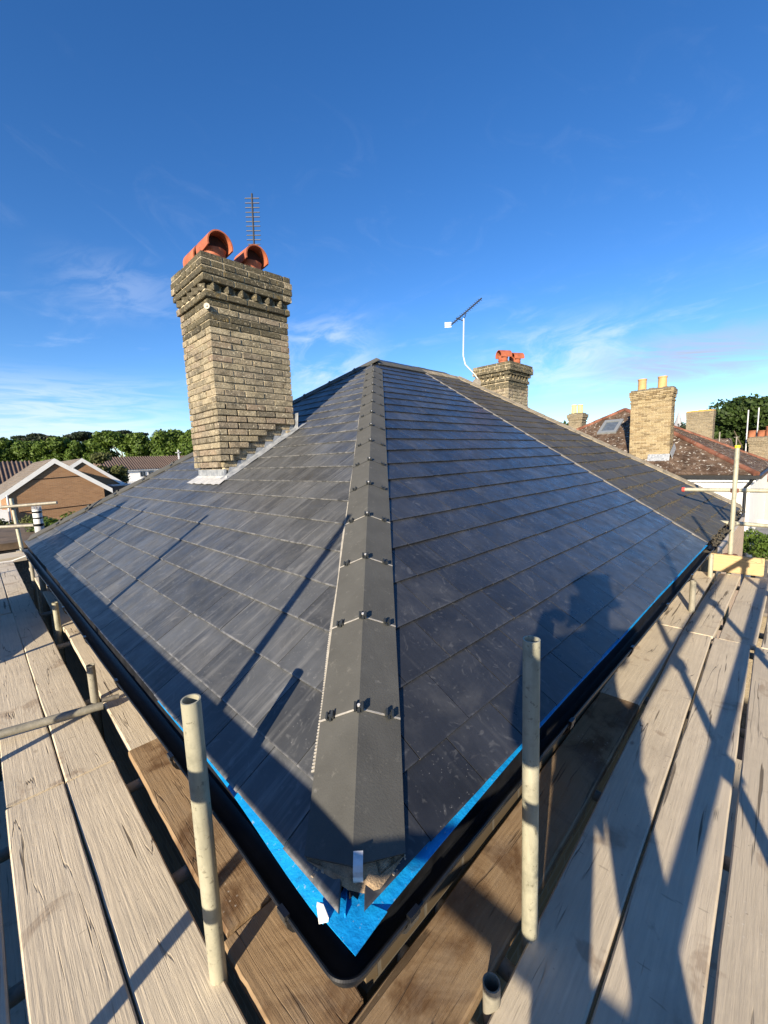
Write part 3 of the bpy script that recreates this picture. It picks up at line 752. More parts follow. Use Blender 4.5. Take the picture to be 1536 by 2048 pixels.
# ------------------------------------------------------------------ chimneys
_bm = {}
def brick_unit(L, D, H, mat):
    k = (round(L, 2), round(D, 3), round(H, 3), mat.name)
    if k not in _bm:
        mb = MB(); L = round(L, 2); mb.box((-L / 2, -D / 2, -H / 2), (L / 2, D / 2, H / 2))
        _bm[k] = unit_mesh('brick', mb, mat, bevel=0.006)
    return _bm[k]
def put_brick(parent, c, L, face, mat, D=0.10, H=0.06, rot=0.0, rs=random, joined=None):
    jx = rs.uniform(-.005, .005)
    c = V(c); an = (math.pi / 2 if face in 'xX' else 0.0) + rot + rs.uniform(-.006, .006)
    nv = {'y': V((0, -1, 0)), 'x': V((-1, 0, 0)), 'Y': V((0, 1, 0)), 'X': V((1, 0, 0))}[face]
    c = c + nv * jx
    if joined is not None:
        ca, sa = math.cos(an), math.sin(an)
        joined.obox(c, V((ca, sa, 0)) * (L / 2), V((-sa, ca, 0)) * (D / 2), V((0, 0, H / 2)), rs.random()); return
    inst('brick', brick_unit(L, D, H, mat), Matrix.Translation(c) @ Matrix.Rotation(an, 4, 'Z') @ Matrix.Rotation(rs.uniform(-.006, .006), 4, 'X'), parent)
def course(parent, x0, y0, wx, wy, z, odd, mat, D=0.10, H=0.06, L=0.222, gap=0.009, keep=None, rs=random, jn=None, far=True):
    zc = z + H / 2
    for face in ('y', 'x', 'Y', 'X'):
        hid = face in 'XY'
        if hid and not far: continue
        W_ = wx if face in 'yY' else wy
        full = (odd == (face in 'yY'))
        a = 0.0 if full else D + gap; b = W_ if full else W_ - D - gap
        t = a
        first = True
        while t < b - 0.03:
            l = L
            if first and not full: l = L * 0.5 if False else L
            e = min(b, t + l)
            if b - e < 0.05: e = b
            if keep:
                lim = keep(face)
                if lim is not None:
                    if t > lim - 0.03: break
                    e = min(e, lim)
            m_ = (t + e) / 2
            if face == 'y': c = (x0 + m_, y0 + D / 2, zc)
            elif face == 'Y': c = (x0 + m_, y0 + wy - D / 2, zc)
            elif face == 'x': c = (x0 + D / 2, y0 + m_, zc)
            else: c = (x0 + wx - D / 2, y0 + m_, zc)
            put_brick(parent, c, e - t, face, mat, D, H, rs=rs, joined=jn if (hid or mat is None) else None)
            t = e + gap; first = False
def dogtooth(parent, x0, y0, wx, wy, z, pitch, mat, H, rs, jn, pr=0.0):
    s_ = pitch * 0.62
    for face in ('y', 'x', 'Y', 'X'):
        W_ = wx if face in 'yY' else wy
        n = int(round(W_ / pitch)); p = W_ / n
        for i in range(n):
            m_ = (i + .5) * p
            c = {'y': (x0 + m_, y0 + 0.012 - pr, z + H / 2), 'Y': (x0 + m_, y0 + wy - 0.012 + pr, z + H / 2), 'x': (x0 + 0.012 - pr, y0 + m_, z + H / 2), 'X': (x0 + wx - 0.012 + pr, y0 + m_, z + H / 2)}[face]
            put_brick(parent, c, s_, face, mat, s_, H, rot=R(28), rs=rs, joined=jn if face in 'XY' else None)
def hooded_pot(name, x, y, z, label, group, ang=0.0, s=1.0, mat=TERRA, rise=0.0):
    p = empty(name, (x, y, z), label, 'chimney pot', group)
    M_ = Matrix.Translation(V((x, y, z))) @ Matrix.Rotation(ang, 4, 'Z')
    def T(v): return M_ @ (V(v) * s)
    n = 28
    def lathe(pr, mat, nm, n=28):
        mb = MB(); k = len(pr)
        mb.add([T((r * math.cos(2 * math.pi * i / n), r * math.sin(2 * math.pi * i / n), h)) for r, h in pr for i in range(n)],
               [(j * n + i, j * n + (i + 1) % n, (j + 1) * n + (i + 1) % n, (j + 1) * n + i) for j in range(k - 1) for i in range(n)])
        return mb.build(nm, mat, p, smooth=True)
    lathe([(0.105, -0.02 - rise), (0.108, 0.045), (0.118, 0.055), (0.120, 0.075), (0.110, 0.085), (0.118, 0.13), (0.128, 0.165), (0.118, 0.165), (0.106, 0.13), (0.098, 0.08)], mat, 'pot')
    lathe([(0.100, 0.075), (0.001, 0.07)], TERRA_D, 'flue')
    # half round hood, open at both ends, lower lip scalloped
    mb = MB(); k = 22; rows = 12; A, Bv, F = [], [], []
    for j in range(rows + 1):
        yy = -0.17 + 0.30 * j / rows
        lip = -0.16 + 0.62 * abs(math.sin(math.pi * (yy) / 0.40)) ** 1.4 if abs(yy) < .2 else 0.45
        a0 = -lip * -1.0 if False else (0.02 - 0.10 * math.cos(math.pi * yy / .4)) if abs(yy) < .2 else 0.05
        a0 = -0.30 + 0.12 * (abs(yy) / 0.2) ** 2
        for rr_, L_ in ((0.138, A), (0.124, Bv)):
            for i in range(k + 1):
                a = a0 + (math.pi - 2 * a0) * i / k
                L_.append(T((rr_ * math.cos(a), yy, 0.175 + rr_ * math.sin(a) * 1.02)))
    q = k + 1; N = len(A)
    for j in range(rows):
        for i in range(k):
            F.append((j * q + i, j * q + i + 1, (j + 1) * q + i + 1, (j + 1) * q + i)); F.append((N + j * q + i, N + (j + 1) * q + i, N + (j + 1) * q + i + 1, N + j * q + i + 1))
        F.append((j * q, (j + 1) * q, N + (j + 1) * q, N + j * q)); F.append((j * q + k, N + j * q + k, N + (j + 1) * q + k, (j + 1) * q + k))
    for i in range(k):
        F.append((i, N + i, N + i + 1, i + 1)); b = rows * q; F.append((b + i, b + i + 1, N + b + i + 1, N + b + i))
    mb.add(A + Bv, F); mb.build('hood', mat, p, smooth=True)
    bf = MB(); bf.add([T((.126 * math.cos(a), -.05, .175 + .126 * math.sin(a))) for a in [2 * math.pi * i / 20 for i in range(20)]], [tuple(range(20))]); bf.build('mouth_shade', TERRA_D, p)  # dark disc standing in for the shade inside the hood
    return p
def corbelled_chimney(name, label, x0, y0, wx, wy, zbot, ztop, g, mat, mat_top, parent_loc, mort, rs, tooth=0.148, keep_fn=None, capp=0.055, slab=True, L=0.222, extra=True):
    ch = empty(name, parent_loc, label, 'chimney')
    core = MB(); ins = 0.012
    core.box((x0 + ins, y0 + ins, zbot + (0.66 if keep_fn else 0)), (x0 + wx - ins, y0 + wy - ins, ztop + 0.008))
    if keep_fn: core.box((x0 + .062, y0 + .062, parent_loc[2] - 0.3), (x0 + wx - .02, y0 + wy - ins, zbot + .655))
    H = g - 0.008
    z = ztop + 0.008
    top = MB()
    e = 0.025; zz = z
    top_boxes = []
    core.box((x0 - .016, y0 - .016, zz), (x0 + wx + .016, y0 + wy + .016, zz + g)); zz += g       # string course
    core.box((x0 + .035, y0 + .035, zz - .001), (x0 + wx - .035, y0 + wy - .035, zz + g * 1.15))
    zz += g * 1.12
    core.box((x0 - .035, y0 - .035, zz), (x0 + wx + .035, y0 + wy + .035, zz + g)); zz += g + .004
    core.box((x0 - capp + .01, y0 - capp + .01, zz), (x0 + wx + capp - .01, y0 + wy + capp - .01, zz + 2 * g - .004))
    core.box((x0 - capp + .024, y0 - capp + .024, zz + 2 * g - .0039), (x0 + wx + capp - .024, y0 + wy + capp - .024, zz + 3 * g - .016))
    core.build('core', mort, ch)
    jn = MB()
    k = 0; zc = ztop - H
    nC = int((ztop - zbot) / g + .5)
    for i in range(nC):
        zc = zbot + i * g
        kf = keep_fn(i) if keep_fn else None
        mt = mat_top if (ztop - zc) < 0.34 and rs.random() < .75 else mat
        course(ch, x0, y0, wx, wy, zc, i % 2 == 0, mt, 0.10, H, L, keep=kf, rs=rs, jn=jn)
    z = ztop + 0.004
    course(ch, x0 - .026, y0 - .026, wx + .052, wy + .052, z, True, mat_top, 0.10, H, L, rs=rs, jn=jn); z += g
    dogtooth(ch, x0, y0, wx, wy, z, tooth, mat_top, g * 1.05, rs, jn); z += g * 1.12
    course(ch, x0 - .046, y0 - .046, wx + .092, wy + .092, z, False, mat_top, 0.10, H, L, rs=rs, jn=jn); z += g + .004
    for i, pr in enumerate((capp, capp, capp - .012)):
        course(ch, x0 - pr, y0 - pr, wx + 2 * pr, wy + 2 * pr, z, i % 2 == 0, mat_top, 0.10, H, L * (.55 if i == 1 else 1), rs=rs, jn=jn); z += g
    o = jn.build('rear_bricks', mat, ch); o['kind'] = 'stuff'
    cap = MB()   # mortar flaunching
    c = V((x0 + wx / 2, y0 + wy / 2, z - .01)); a_, b_ = wx / 2 + .01, wy / 2 + .01
    cap.add([c + V((i * a_, j * b_, -.004)) for i, j in ((-1, -1), (1, -1), (1, 1), (-1, 1))] + [c + V((i * a_ * .72, j * b_ * .6, .05)) for i, j in ((-1, -1), (1, -1), (1, 1), (-1, 1))],
            [(0, 1, 5, 4), (1, 2, 6, 5), (2, 3, 7, 6), (3, 0, 4, 7), (4, 5, 6, 7)])
    cap.build('flaunching', MORTAR_D, ch)
    return ch, z

CX, CY, CWX, CWY = 1.424, 3.69, 0.932, 0.742
rs = random.Random(11)
gC = 0.0683
def keep_main(i):
    def kf(face):
        if i > 9: return None
        if face == 'y': return max(0.001, -0.0 + i * 0.113 + (0.03 if i else -1))
        return None
    return kf
MAINL = 'tall stock brick chimney rising from the left slope of the slate roof'
ch1, ztop1 = corbelled_chimney('chimney_stack', MAINL, CX, CY, CWX, CWY, 0.985, 2.69, gC, BRICK, BRICK_TOP, (CX + CWX / 2, CY + CWY / 2, 1.0), MORTAR, rs, keep_fn=keep_main)
# recessed base bricks that show under the stepped overhang
tl = math.tan(THL)
for i in range(-2, 10):
    z = 0.985 + i * gC
    xs = CX + .05 + (0.11 if i % 2 else 0)
    cut = CX + max(0, i) * 0.113
    while xs < CX + CWX - .05:
        e = min(CX + CWX - .005, xs + .215)
        roofz = ((xs + e) / 2) * tl
        if e > cut - .02 and z + .05 > roofz - .05 and z < roofz + .32:
            put_brick(ch1, ((xs + e) / 2, CY + .048 + .05, z + .03), e - xs, 'y', BRICK, .10, gC - .008, rs=rs)
        xs = e + .009
for i in (-2, -1):
    z = 0.985 + i * gC; yy = CY + .05 + (.1 if i % 2 else 0)
    while yy < CY + CWY - .04:
        e = min(CY + CWY, yy + .215); put_brick(ch1, (CX + .05 + .05, (yy + e) / 2, z + .03), e - yy, 'x', BRICK, .10, gC - .008, rs=rs); yy = e + .009
# lead flashings
ap = MB(); zr = lambda x: x * tl
n = 12
rowT = [V((CX + .046, CY - .02 + (CWY + .05) * i / n, zr(CX + .046) + .03)) for i in range(n + 1)]
rowM = [V((CX + .020, CY - .06 + (CWY + .10) * i / n, zr(CX + .02) + .022 + .004 * math.sin(i * 1.7))) for i in range(n + 1)]
rowB = [V((CX - .085, CY - .10 + (CWY + .15) * i / n, zr(CX - .085) + .026 + .006 * math.sin(i * 2.3))) for i in range(n + 1)]
for r0_, r1_ in ((rowT, rowM), (rowM, rowB)):
    for i in range(n): ap.prism([r0_[i], r0_[i + 1], r1_[i + 1], r1_[i]], nL * 0.003)
ap.build('lead_apron', LEADW, ch1)
up = MB(); up.box((CX + .040, CY + .035, zr(CX + .05) - .01), (CX + .0445, CY + CWY, zr(CX + .05) + .098)); up.box((CX + .036, CY + .030, zr(CX + .05)), (CX + .060, CY + .052, zr(CX + .05) + .10))
up.build('lead_upstand', LEAD, ch1)
yf = CY + .040
for i in range(9):
    zt = 0.985 + i * gC - .008
    xb = (zt) / tl + 0.0; xa = xb - .20
    x_l = max(CX + .05, xa); x_r = min(CX + CWX, xb - .005)
    zl, zr_ = zr(x_l) + .0, zr(x_r) + .0
    mb = MB(); mb.prism([(x_l, yf, zl - .01), (x_r, yf, zr_ - .01), (x_r, yf, zt + .01), (x_l + .055, yf, zt + .01)], (0, -.003, 0))
    mb.build('lead_step', LEAD, ch1)
sk = MB()
for i in range(14):
    xa = CX - .01 + (CWX + .12) * i / 14; xb = CX - .01 + (CWX + .12) * (i + 1) / 14
    wv = lambda x: .004 * math.sin(x * 19)
    sk.prism([(xa, yf, zr(xa) + .035), (xb, yf, zr(xb) + .035), (xb, CY - .018 + wv(xb), zr(xb) + .021), (xa, CY - .018 + wv(xa), zr(xa) + .021)], nL * .003)
    sk.prism([(xa, CY - .019 + wv(xa), zr(xa) + .021), (xb, CY - .019 + wv(xb), zr(xb) + .021), (xb, CY - .10, zr(xb) + .020 + wv(xb) * .6), (xa, CY - .10, zr(xa) + .020 + wv(xa) * .6)], nL * .003)
sk.build('lead_soaker', LEAD, ch1)
fl = MB(); fl.obox((CX + CWX + .03, CY + .02, zr(CX + CWX) + .11), V((.006, .02, 0)), V((0.0, .05, 0)), V((.01, 0, .10))); fl.build('lead_upstand', LEAD, ch1)
# round tie plates near the top
for (x, y, z, ax) in ((CX - .004, CY - .004, 2.60, V((-.7, -.7, 0))), (CX - .012, CY + CWY - .01, 2.73, V((-1, .3, 0)))):
    mb = MB(); mb.tube(V((x, y, z)), V((x, y, z)) + ax * .016, .030, n=14); mb.tube(V((x, y, z)) + ax * .016, V((x, y, z)) + ax * .026, .008, n=8)
    mb.build('tie_plate', GALV_D, ch1, smooth=True)
PG = 'hooded clay pots on the tall chimney'
hooded_pot('chimney_pot', 1.66, 3.95, ztop1, 'orange hooded pot on the near corner of the tall chimney', PG)
hooded_pot('chimney_pot', 2.09, 3.97, ztop1, 'orange hooded pot beside the aerial on the tall chimney', PG)
hooded_pot('chimney_pot', 1.66, 4.33, ztop1, 'orange hooded pot mostly hidden behind another on the tall chimney', PG)
# rod aerial behind the pots
ae = empty('tv_aerial', (2.43, 4.47, 2.9), 'dark ladder-like television aerial standing up behind the tall chimney', 'aerial')
mb = MB(); mb.tube((2.40, 4.47, 2.9), (2.435, 4.47, 3.72), .014, n=10); mb.build('mast', DARKMET, ae, smooth=True)
A0, A1 = V((2.435, 4.47, 3.55)), V((2.40, 4.36, 4.32)); mb = MB(); mb.tube(A0, A1, .012, n=8); mb.build('boom', DARKMET, ae)
rdir = V((0.705, -0.708, -0.03)).normalized()
for i in range(15):
    p = A0.lerp(A1, .02 + i / 15 * .97 + .01); mb = MB(); w_ = .088 if i > 4 else .078
    mb.tube(p - rdir * w_, p + rdir * w_, .0066, n=6); mb.build('element', DARKMET, ae)
mb = MB(); mb.obox(A0 + V((0, 0, .04)), (.02, 0, 0), (0, .02, 0), (0, 0, .03)); mb.build('clamp', TERRA_D, ae)

# second chimney on the adjoining house, by the far hip
rs = random.Random(31)
ch2, ztop2 = corbelled_chimney('chimney_stack', 'shorter sooty brick chimney behind the old mossy roof with a white aerial mast beside it', 8.40, 4.14, 0.96, 0.80, 1.35, 2.66, gC, BRICK, BRICK_TOP, (8.9, 4.55, 1.4), MORTAR, rs, tooth=.13, capp=.09)
PG2 = 'hooded clay pots on the shorter chimney'
hooded_pot('chimney_pot', 8.66, 4.42, ztop2 + .03, 'left orange hooded pot on the shorter chimney behind the old roof', PG2, ang=R(60), s=.95)
hooded_pot('chimney_pot', 9.06, 4.30, ztop2 + .03, 'right orange hooded pot on the shorter chimney behind the old roof', PG2, ang=R(60), s=.88)
ae = empty('tv_aerial', (8.3, 5.0, 2.7), 'slanting dark aerial on a cranked white mast left of the shorter chimney', 'aerial')
mb = MB(); mb.path([(8.42, 4.86, 2.72), (8.26, 4.97, 2.95), (8.12, 5.10, 3.15), (8.10, 5.14, 3.35), (8.20, 5.18, 4.22)], .015, n=10); mb.build('mast', WHITEM, ae, smooth=True)
B0, B1 = V((8.02, 5.42, 4.10)), V((8.60, 4.94, 4.70)); mb = MB(); mb.tube(B0, B1, .016, n=8); mb.build('boom', DARKMET, ae)
bd = (B1 - B0).normalized(); ed_ = bd.cross(V((.7, .7, .3))).normalized()
ed_ = V((0.6, -0.62, -0.35)).normalized()
for i in range(15):
    p = B0.lerp(B1, .1 + i / 15 * .9); mb = MB(); mb.tube(p - ed_ * .055, p + ed_ * .055, .005, n=6); mb.build('element', DARKMET, ae)
mb = MB()
for k in range(3): mb.obox(V((7.97, 5.47, 4.06 + k * .045)), V((.05, -.06, 0)), V((.004, .004, 0)), V((0, 0, .013)))
mb.obox(V((7.93, 5.50, 4.10)), V((.004, -.004, 0)), V((.008, .008, 0)), V((0, 0, .06))); mb.build('reflector', WHITEM, ae)
mb = MB(); mb.path([(8.20, 5.18, 4.16), (8.13, 5.26, 4.22), (8.12, 5.33, 4.26)], .010, n=6); mb.path([(8.20, 5.18, 4.2), (8.27, 5.18, 4.30), (8.30, 5.19, 4.40)], .010, n=6); mb.build('cradle', DARKMET, ae)
mb = MB(); mb.tube((8.33, 4.93, 2.72), (8.30, 4.90, 2.72), .10, .10, n=16); mb.build('junction_dish', COUPLER, ae)

# soil vent pipe by the far left eaves corner
vp = empty('vent_pipe', (0.19, 7.62, 0), 'grey and white taped vent pipe at the far left corner of the roof', 'pipe')
vx, vy = 0.20, 7.55
mb = MB(); mb.tube((vx, vy, -.3), (vx, vy, .22), .060, n=20); mb.build('pipe', GREYPVC, vp, smooth=True)
mb = MB(); mb.tube((vx, vy, .20), (vx, vy, .235), .068, n=20); mb.tube((vx, vy, .31), (vx, vy, .33), .061, n=20); mb.tube((vx, vy, .40), (vx, vy, .425), .063, n=20); mb.build('black_band', BLACKP, vp, smooth=True)
mb = MB(); mb.tube((vx, vy, .225), (vx, vy, .45), .058, n=20); mb.build('sleeve', WHITEBD, vp, smooth=True)
mb = MB()
for i in range(10):
    a = 2 * math.pi * i / 10; mb.obox((vx + .05 * math.cos(a), vy + .05 * math.sin(a), .47), (.008, 0, 0), (0, .008, 0), (0, 0, .03))
mb.tube((vx, vy, .45), (vx, vy, .462), .060, n=20); mb.build('cage', GREYPVC, vp)

# ------------------------------------------------------------------ scaffold decks
ZB = -0.60
def board(parent, a, b, w, mat=WOOD, z=ZB, th=0.040, name='board', tilt=0.0, chip=0.0, rs=random):
    """board whose top surface runs from point a to point b (x, y), width w to the left of the centre line"""
    a = V((*a, z)); b = V((*b, z)); d = (b - a); L = d.length; d.normalize(); s_ = V((-d.y, d.x, 0))
    c = (a + b) / 2 - V((0, 0, th / 2))
    mb = MB(); n = 14; c_ = 0.006
    # slightly wavy edges, chamfered
    secs = []
    for i in range(n + 1):
        x = -L / 2 + L * i / n
        e1 = w / 2 + rs.uniform(-.002, .002); e2 = w / 2 + rs.uniform(-.002, .002)
        if i in (0, n): e1 -= chip * rs.random(); e2 -= chip * rs.random()
        zz = .0015 * math.sin(x * 2.1 + w * 50)
        secs.append([(x, -e1, -th / 2), (x, e2, -th / 2), (x, e2, th / 2 - c_ + zz), (x, e2 - c_, th / 2 + zz), (x, -e1 + c_, th / 2 + zz), (x, -e1, th / 2 - c_ + zz)])
    vs = [p for s2 in secs for p in s2]; k = 6
    fs = [(i * k + j, i * k + (j + 1) % k, (i + 1) * k + (j + 1) % k, (i + 1) * k + j) for i in range(n) for j in range(k)]
    fs = [f[::-1] for f in fs] + [tuple(range(k)), tuple(n * k + j for j in reversed(range(k)))]
    me = bpy.data.meshes.new(name); me.from_pydata(vs, [], fs); me.materials.append(mat)
    Mx = Matrix(((d.x, s_.x, 0, c.x), (d.y, s_.y, 0, c.y), (0, 0, 1, c.z), (0, 0, 0, 1)))
    return inst(name, me, Mx @ Matrix.Rotation(tilt, 4, 'X'), parent)
rs = random.Random(77)
dl = empty('scaffold_deck', (-0.55, 3.0, ZB), 'left run of weathered scaffold boards beside the slate roof', 'scaffold deck', 'scaffold decks')
dr = empty('scaffold_deck', (3.0, -0.55, ZB), 'right run of weathered scaffold boards crossed by long shadows', 'scaffold deck', 'scaffold decks')
# left deck, boards run along y.  (x_centre near, x_centre far)
yj = [-1.6, 1.97, 5.75, 9.6]
cols_l = [(-0.200, -0.190, .215), (-0.431, -0.415, .226), (-0.697, -0.680, .226), (-0.935, -0.93, .226)]
for ci, (xa, xb, w_) in enumerate(cols_l):
    for k in range(3):
        y0, y1 = yj[k] + rs.uniform(0, .02), yj[k + 1] - rs.uniform(0.002, .02)
        if k == 0 and ci == 0: y0 = -0.05
        t0, t1 = (y0 + 1.6) / 11, (y1 + 1.6) / 11
        off = 0.0 if k else (0.0)
        kk = 0.012 if (k == 1 and ci == 1) else (0.004 * k)
        board(dl, (xa + (xb - xa) * t0 + off, y0), (xa + (xb - xa) * t1 + kk, y1), w_, rs=rs, z=ZB + (0.004 if (k + ci) % 2 else 0))
# narrow inner boards under the gutter, left side
board(dl, (0.068, 0.20), (0.062, 0.655), .235, WOOD_IN, z=ZB - .004, chip=.03, rs=rs)
board(dl, (0.085, 0.668), (0.100, 1.985), .235, WOOD_IN, z=ZB + .002, rs=rs)
board(dl, (0.112, 1.99), (0.16, 4.6), .235, WOOD, z=ZB - .003, rs=rs)
board(dl, (0.15, 4.62), (0.19, 8.6), .235, WOOD, z=ZB - .003, rs=rs)
for ci in range(4):   # cross landing at the far end
    board(dl, (-1.9, 9.76 + ci * .235), (0.35, 9.90 + ci * .235), .225, WOOD, z=ZB + .005, rs=rs)
# right deck, boards run along x
xj = [-1.45, 3.82, 6.12]
rows_r = [(-0.222, -0.095, .206), (-0.450, -0.330, .232), (-0.700, -0.590, .235), (-0.945, -0.840, .235)]
for ci, (ya, yb, w_) in enumerate(rows_r):
    for k in range(2):
        x0, x1 = xj[k] + rs.uniform(0, .01), xj[k + 1] - rs.uniform(0.002, .01)
        f = lambda x: ya + (yb - ya) * min(1, (x + 0.2) / 3.9) if k == 0 else yb - .02 - .01 * ci + .012 * (ci == 0)
        if ci in (0, 1, 2) and k == 0: x0 = (0.10, -0.45, -1.0)[ci] if ci else 0.06
        board(dr, (x0, f(x0)), (x1, f(x1)), w_ + (.006 if k else 0), rs=rs, z=ZB + (0.003 if (k + ci) % 2 else 0))
board(dr, (0.02, 0.062), (2.35, 0.105), .235, WOOD_IN, z=ZB - .003, rs=rs)
board(dr, (2.36, 0.11), (3.86, 0.125), .235, WOOD, z=ZB - .003, rs=rs)
board(dr, (3.88, 0.13), (6.1, 0.16), .235, WOOD, z=ZB - .003, rs=rs)
board(dr, (-1.45, -1.06), (-0.5, -1.06), .2, WOOD, z=ZB, rs=rs)
# end toe board on the right (a pale new board on edge)
tb = empty('toe_board', (6.17, -0.17, -0.6), 'pale yellow new board stood on edge across the far end of the right deck', 'toe board')
o = board(tb, (6.19, 0.125), (6.175, -0.41), .225, WOOD_NEW, z=0, th=.038, rs=rs)
o.matrix_local = Matrix.Translation(V((6.19, -0.145, -0.475)) - W0[tb]) @ Matrix.Rotation(R(-90.8), 4, 'Z') @ Matrix.Rotation(R(90), 4, 'X')
o = board(tb, (6.2, -0.43), (6.2, -1.1), .225, WOOD, z=0, th=.038, rs=rs)
o.matrix_local = Matrix.Translation(V((6.215, -0.78, -0.478)) - W0[tb]) @ Matrix.Rotation(R(-90.8), 4, 'Z') @ Matrix.Rotation(R(90), 4, 'X')
tb = empty('toe_board', (-0.4, 9.65, -0.6), 'pale board edge closing the far end of the left deck', 'toe board')
o = board(tb, (-1.0, 0), (1.0, 0), .10, WOOD, z=0, th=.038, rs=rs)
o.matrix_local = Matrix.Translation(V((-0.8, 9.68, -0.60)) - W0[tb]) @ Matrix.Rotation(R(4), 4, 'Z') @ Matrix.Rotation(R(90), 4, 'X')
# outer toe boards (outside the frame, they shade the deck edge)
tb = empty('toe_board', (-1.1, 2.0, -0.6), 'long toe board along the outer edge of the left deck', 'toe board')
for y0, y1 in ((-1.5, 2.3), (2.32, 6.1)):
    o = board(tb, (y0, 0), (y1, 0), .225, WOOD, z=0, th=.038, rs=rs)
    o.matrix_local = Matrix.Translation(V((-1.08, (y0 + y1) / 2, -0.525)) - W0[tb]) @ Matrix.Rotation(R(90), 4, 'Z') @ Matrix.Rotation(R(90), 4, 'X')
tb = empty('toe_board', (2.0, -1.1, -0.6), 'long toe board along the outer edge of the right deck', 'toe board')
for x0, x1 in ((-0.9, 2.6), (2.62, 6.1)):
    o = board(tb, (x0, 0), (x1, 0), .225, WOOD, z=0, th=.038, rs=rs)
    o.matrix_local = Matrix.Translation(V(((x0 + x1) / 2, -1.12, -0.49)) - W0[tb]) @ Matrix.Rotation(R(90), 4, 'X')

# lower lift of boards and ledgers, glimpsed through the gaps
low = empty('lower_lift', (3, -0.5, -2.7), 'lower level of scaffold boards glimpsed through the gaps of the deck', 'scaffold deck')
for i in range(3): board(low, (-1.2, -0.35 - .26 * i), (5.6, -0.35 - .26 * i), .225, WOOD, z=-2.7, rs=rs)
for i in range(3): board(low, (-0.35 - .26 * i, 0.0), (-0.35 - .26 * i, 6.0), .225, WOOD, z=-2.7, rs=rs)

# ------------------------------------------------------------------ scaffold tubes
TR = 0.0258
def pole(name, a, b, label, cat='scaffold pole', group=None, mat=GALV, r=TR, cup=None, capm=None):
    a, b = V(a), V(b); t = empty(name, a, label, cat, group)
    mb = MB(); mb.tube(a, b, r, n=28, wall=.0042); mb.build('tube', mat, t, smooth=True)
    if capm:
        d = (b - a).normalized(); mb = MB(); mb.tube(b - d * .03, b + d * .004, r + .003, n=20); mb.build('end_cap', capm, t, smooth=True)
    return t
def coupler(parent, p, mat=COUPLER, s=1.0, ax=V((0, 0, 1))):
    mb = MB(); p = V(p); mb.tube(p - ax * .026, p + ax * .026, .038 * s, n=12)
    o_ = ax.orthogonal().normalized(); mb.obox(p + o_ * .045 * s, o_ * .022, ax * .014, o_.cross(ax) * .012)
    mb.tube(p + o_ * .05, p + o_ * .085, .009, n=8)
    mb.build('coupler', mat, parent)
pole('scaffold_pole', (-0.082, 0.655, -2.0), (-0.118, 0.514, 0.370), 'pale weathered scaffold pole standing left of the hip, in front of the left slope', group='upright scaffold poles in the foreground')
pole('scaffold_pole', (0.677, -0.0875, -2.0), (0.677, -0.0875, 0.443), 'taller pale scaffold pole standing right of the hip, in front of the right slope', group='upright scaffold poles in the foreground')
SG = 'short pole ends poking up between the boards'
pole('pole_end', (0.440, -0.088, -1.6), (0.436, -0.085, -0.538), 'dark hollow pole end low in the gap at the bottom right of the gutter corner', group=SG, mat=GALV_D)
pole('pole_end', (-0.028, 2.80, -1.6), (-0.031, 2.78, -0.339), 'short pole end beside the laid tube on the left deck', group=SG, mat=GALV_D)
pole('pole_end', (0.0, 4.72, -1.6), (0.0, 4.72, -0.33), 'short pole end with a taped dark top touching the left gutter', group=SG, mat=GALV)
pole('pole_end', (0.05, 7.65, -1.6), (0.05, 7.65, -0.283), 'farthest short pole end under the left gutter', group=SG, mat=GALV_D)
pole('pole_end', (0.07, 6.6, -1.6), (0.07, 6.6, -0.25), 'thick shaded pole end under the left gutter, second from the far end', group=SG, mat=GALV_D, r=.034)
pole('pole_end', (4.41, 0.03, -1.6), (4.41, 0.03, -0.294), 'short pole end right of the black gutter, nearer one', group=SG, mat=GALV_D)
pole('pole_end', (5.89, 0.066, -1.6), (5.89, 0.066, -0.313), 'short pole end in front of the pale toe board', group=SG, mat=GALV)
TG = 'transoms under the boards'
k = 0
for y in (0.36, 1.05, 1.75, 2.9, 4.3, 5.6): pole('transom', (-1.2, y, ZB - .075), (0.20, y + .03, ZB - .075), 'dull tube crossing under the left deck, showing in the gaps between its boards', 'transom', 'transoms under the left deck', mat=GALV_D)
for x in (0.36, 0.565, 1.5, 2.55, 3.78, 4.3, 5.8): pole('transom', (x, -1.2, ZB - .075), (x + .02, 0.26, ZB - .075), 'dull tube crossing under the right deck, showing in the gaps between its boards', 'transom', 'transoms under the right deck', mat=GALV_D)
pole('scaffold_tube', (-1.25, 2.76, -0.50), (-0.02, 2.565, -0.555), 'grey scaffold tube lying across the left deck with its end over the gap', 'scaffold tube', mat=GALV_D)
t = pole('scaffold_tube', (-0.02, 2.585, -0.53), (0.075, 2.575, -0.535), 'thin spigot sticking out of the tube lying on the left deck', 'scaffold tube', mat=COUPLER, r=.016)

# guard rails outside the frame whose shadows cross the decks and the roof
gl = empty('guard_rail', (-1.11, 3, ZB), 'outer guard rail of the left scaffold deck', 'guard rail')
for y, zt in ((0.447, 1.475), (2.245, 1.32), (3.89, 1.285), (6.0, 1.3), (8.2, 1.2)):
    mb = MB(); mb.tube((-1.13, y, -2.5), (-1.13, y, zt), TR, n=14); mb.build('upright', GALV, gl, smooth=True); coupler(gl, (-1.13, y, .47)); coupler(gl, (-1.13, y, 0.0))
mb = MB(); mb.tube((-1.075, -1.2, .475), (-1.075, 4.95, .455), TR, n=14); mb.tube((-1.12, -0.4, .442), (-1.12, 4.9, .424), TR, n=14); mb.build('top_rail', GALV, gl, smooth=True)
mb = MB(); mb.tube((-1.075, -1.2, 0.0), (-1.075, 6.5, 0.0), TR, n=14); mb.build('mid_rail', GALV, gl, smooth=True)
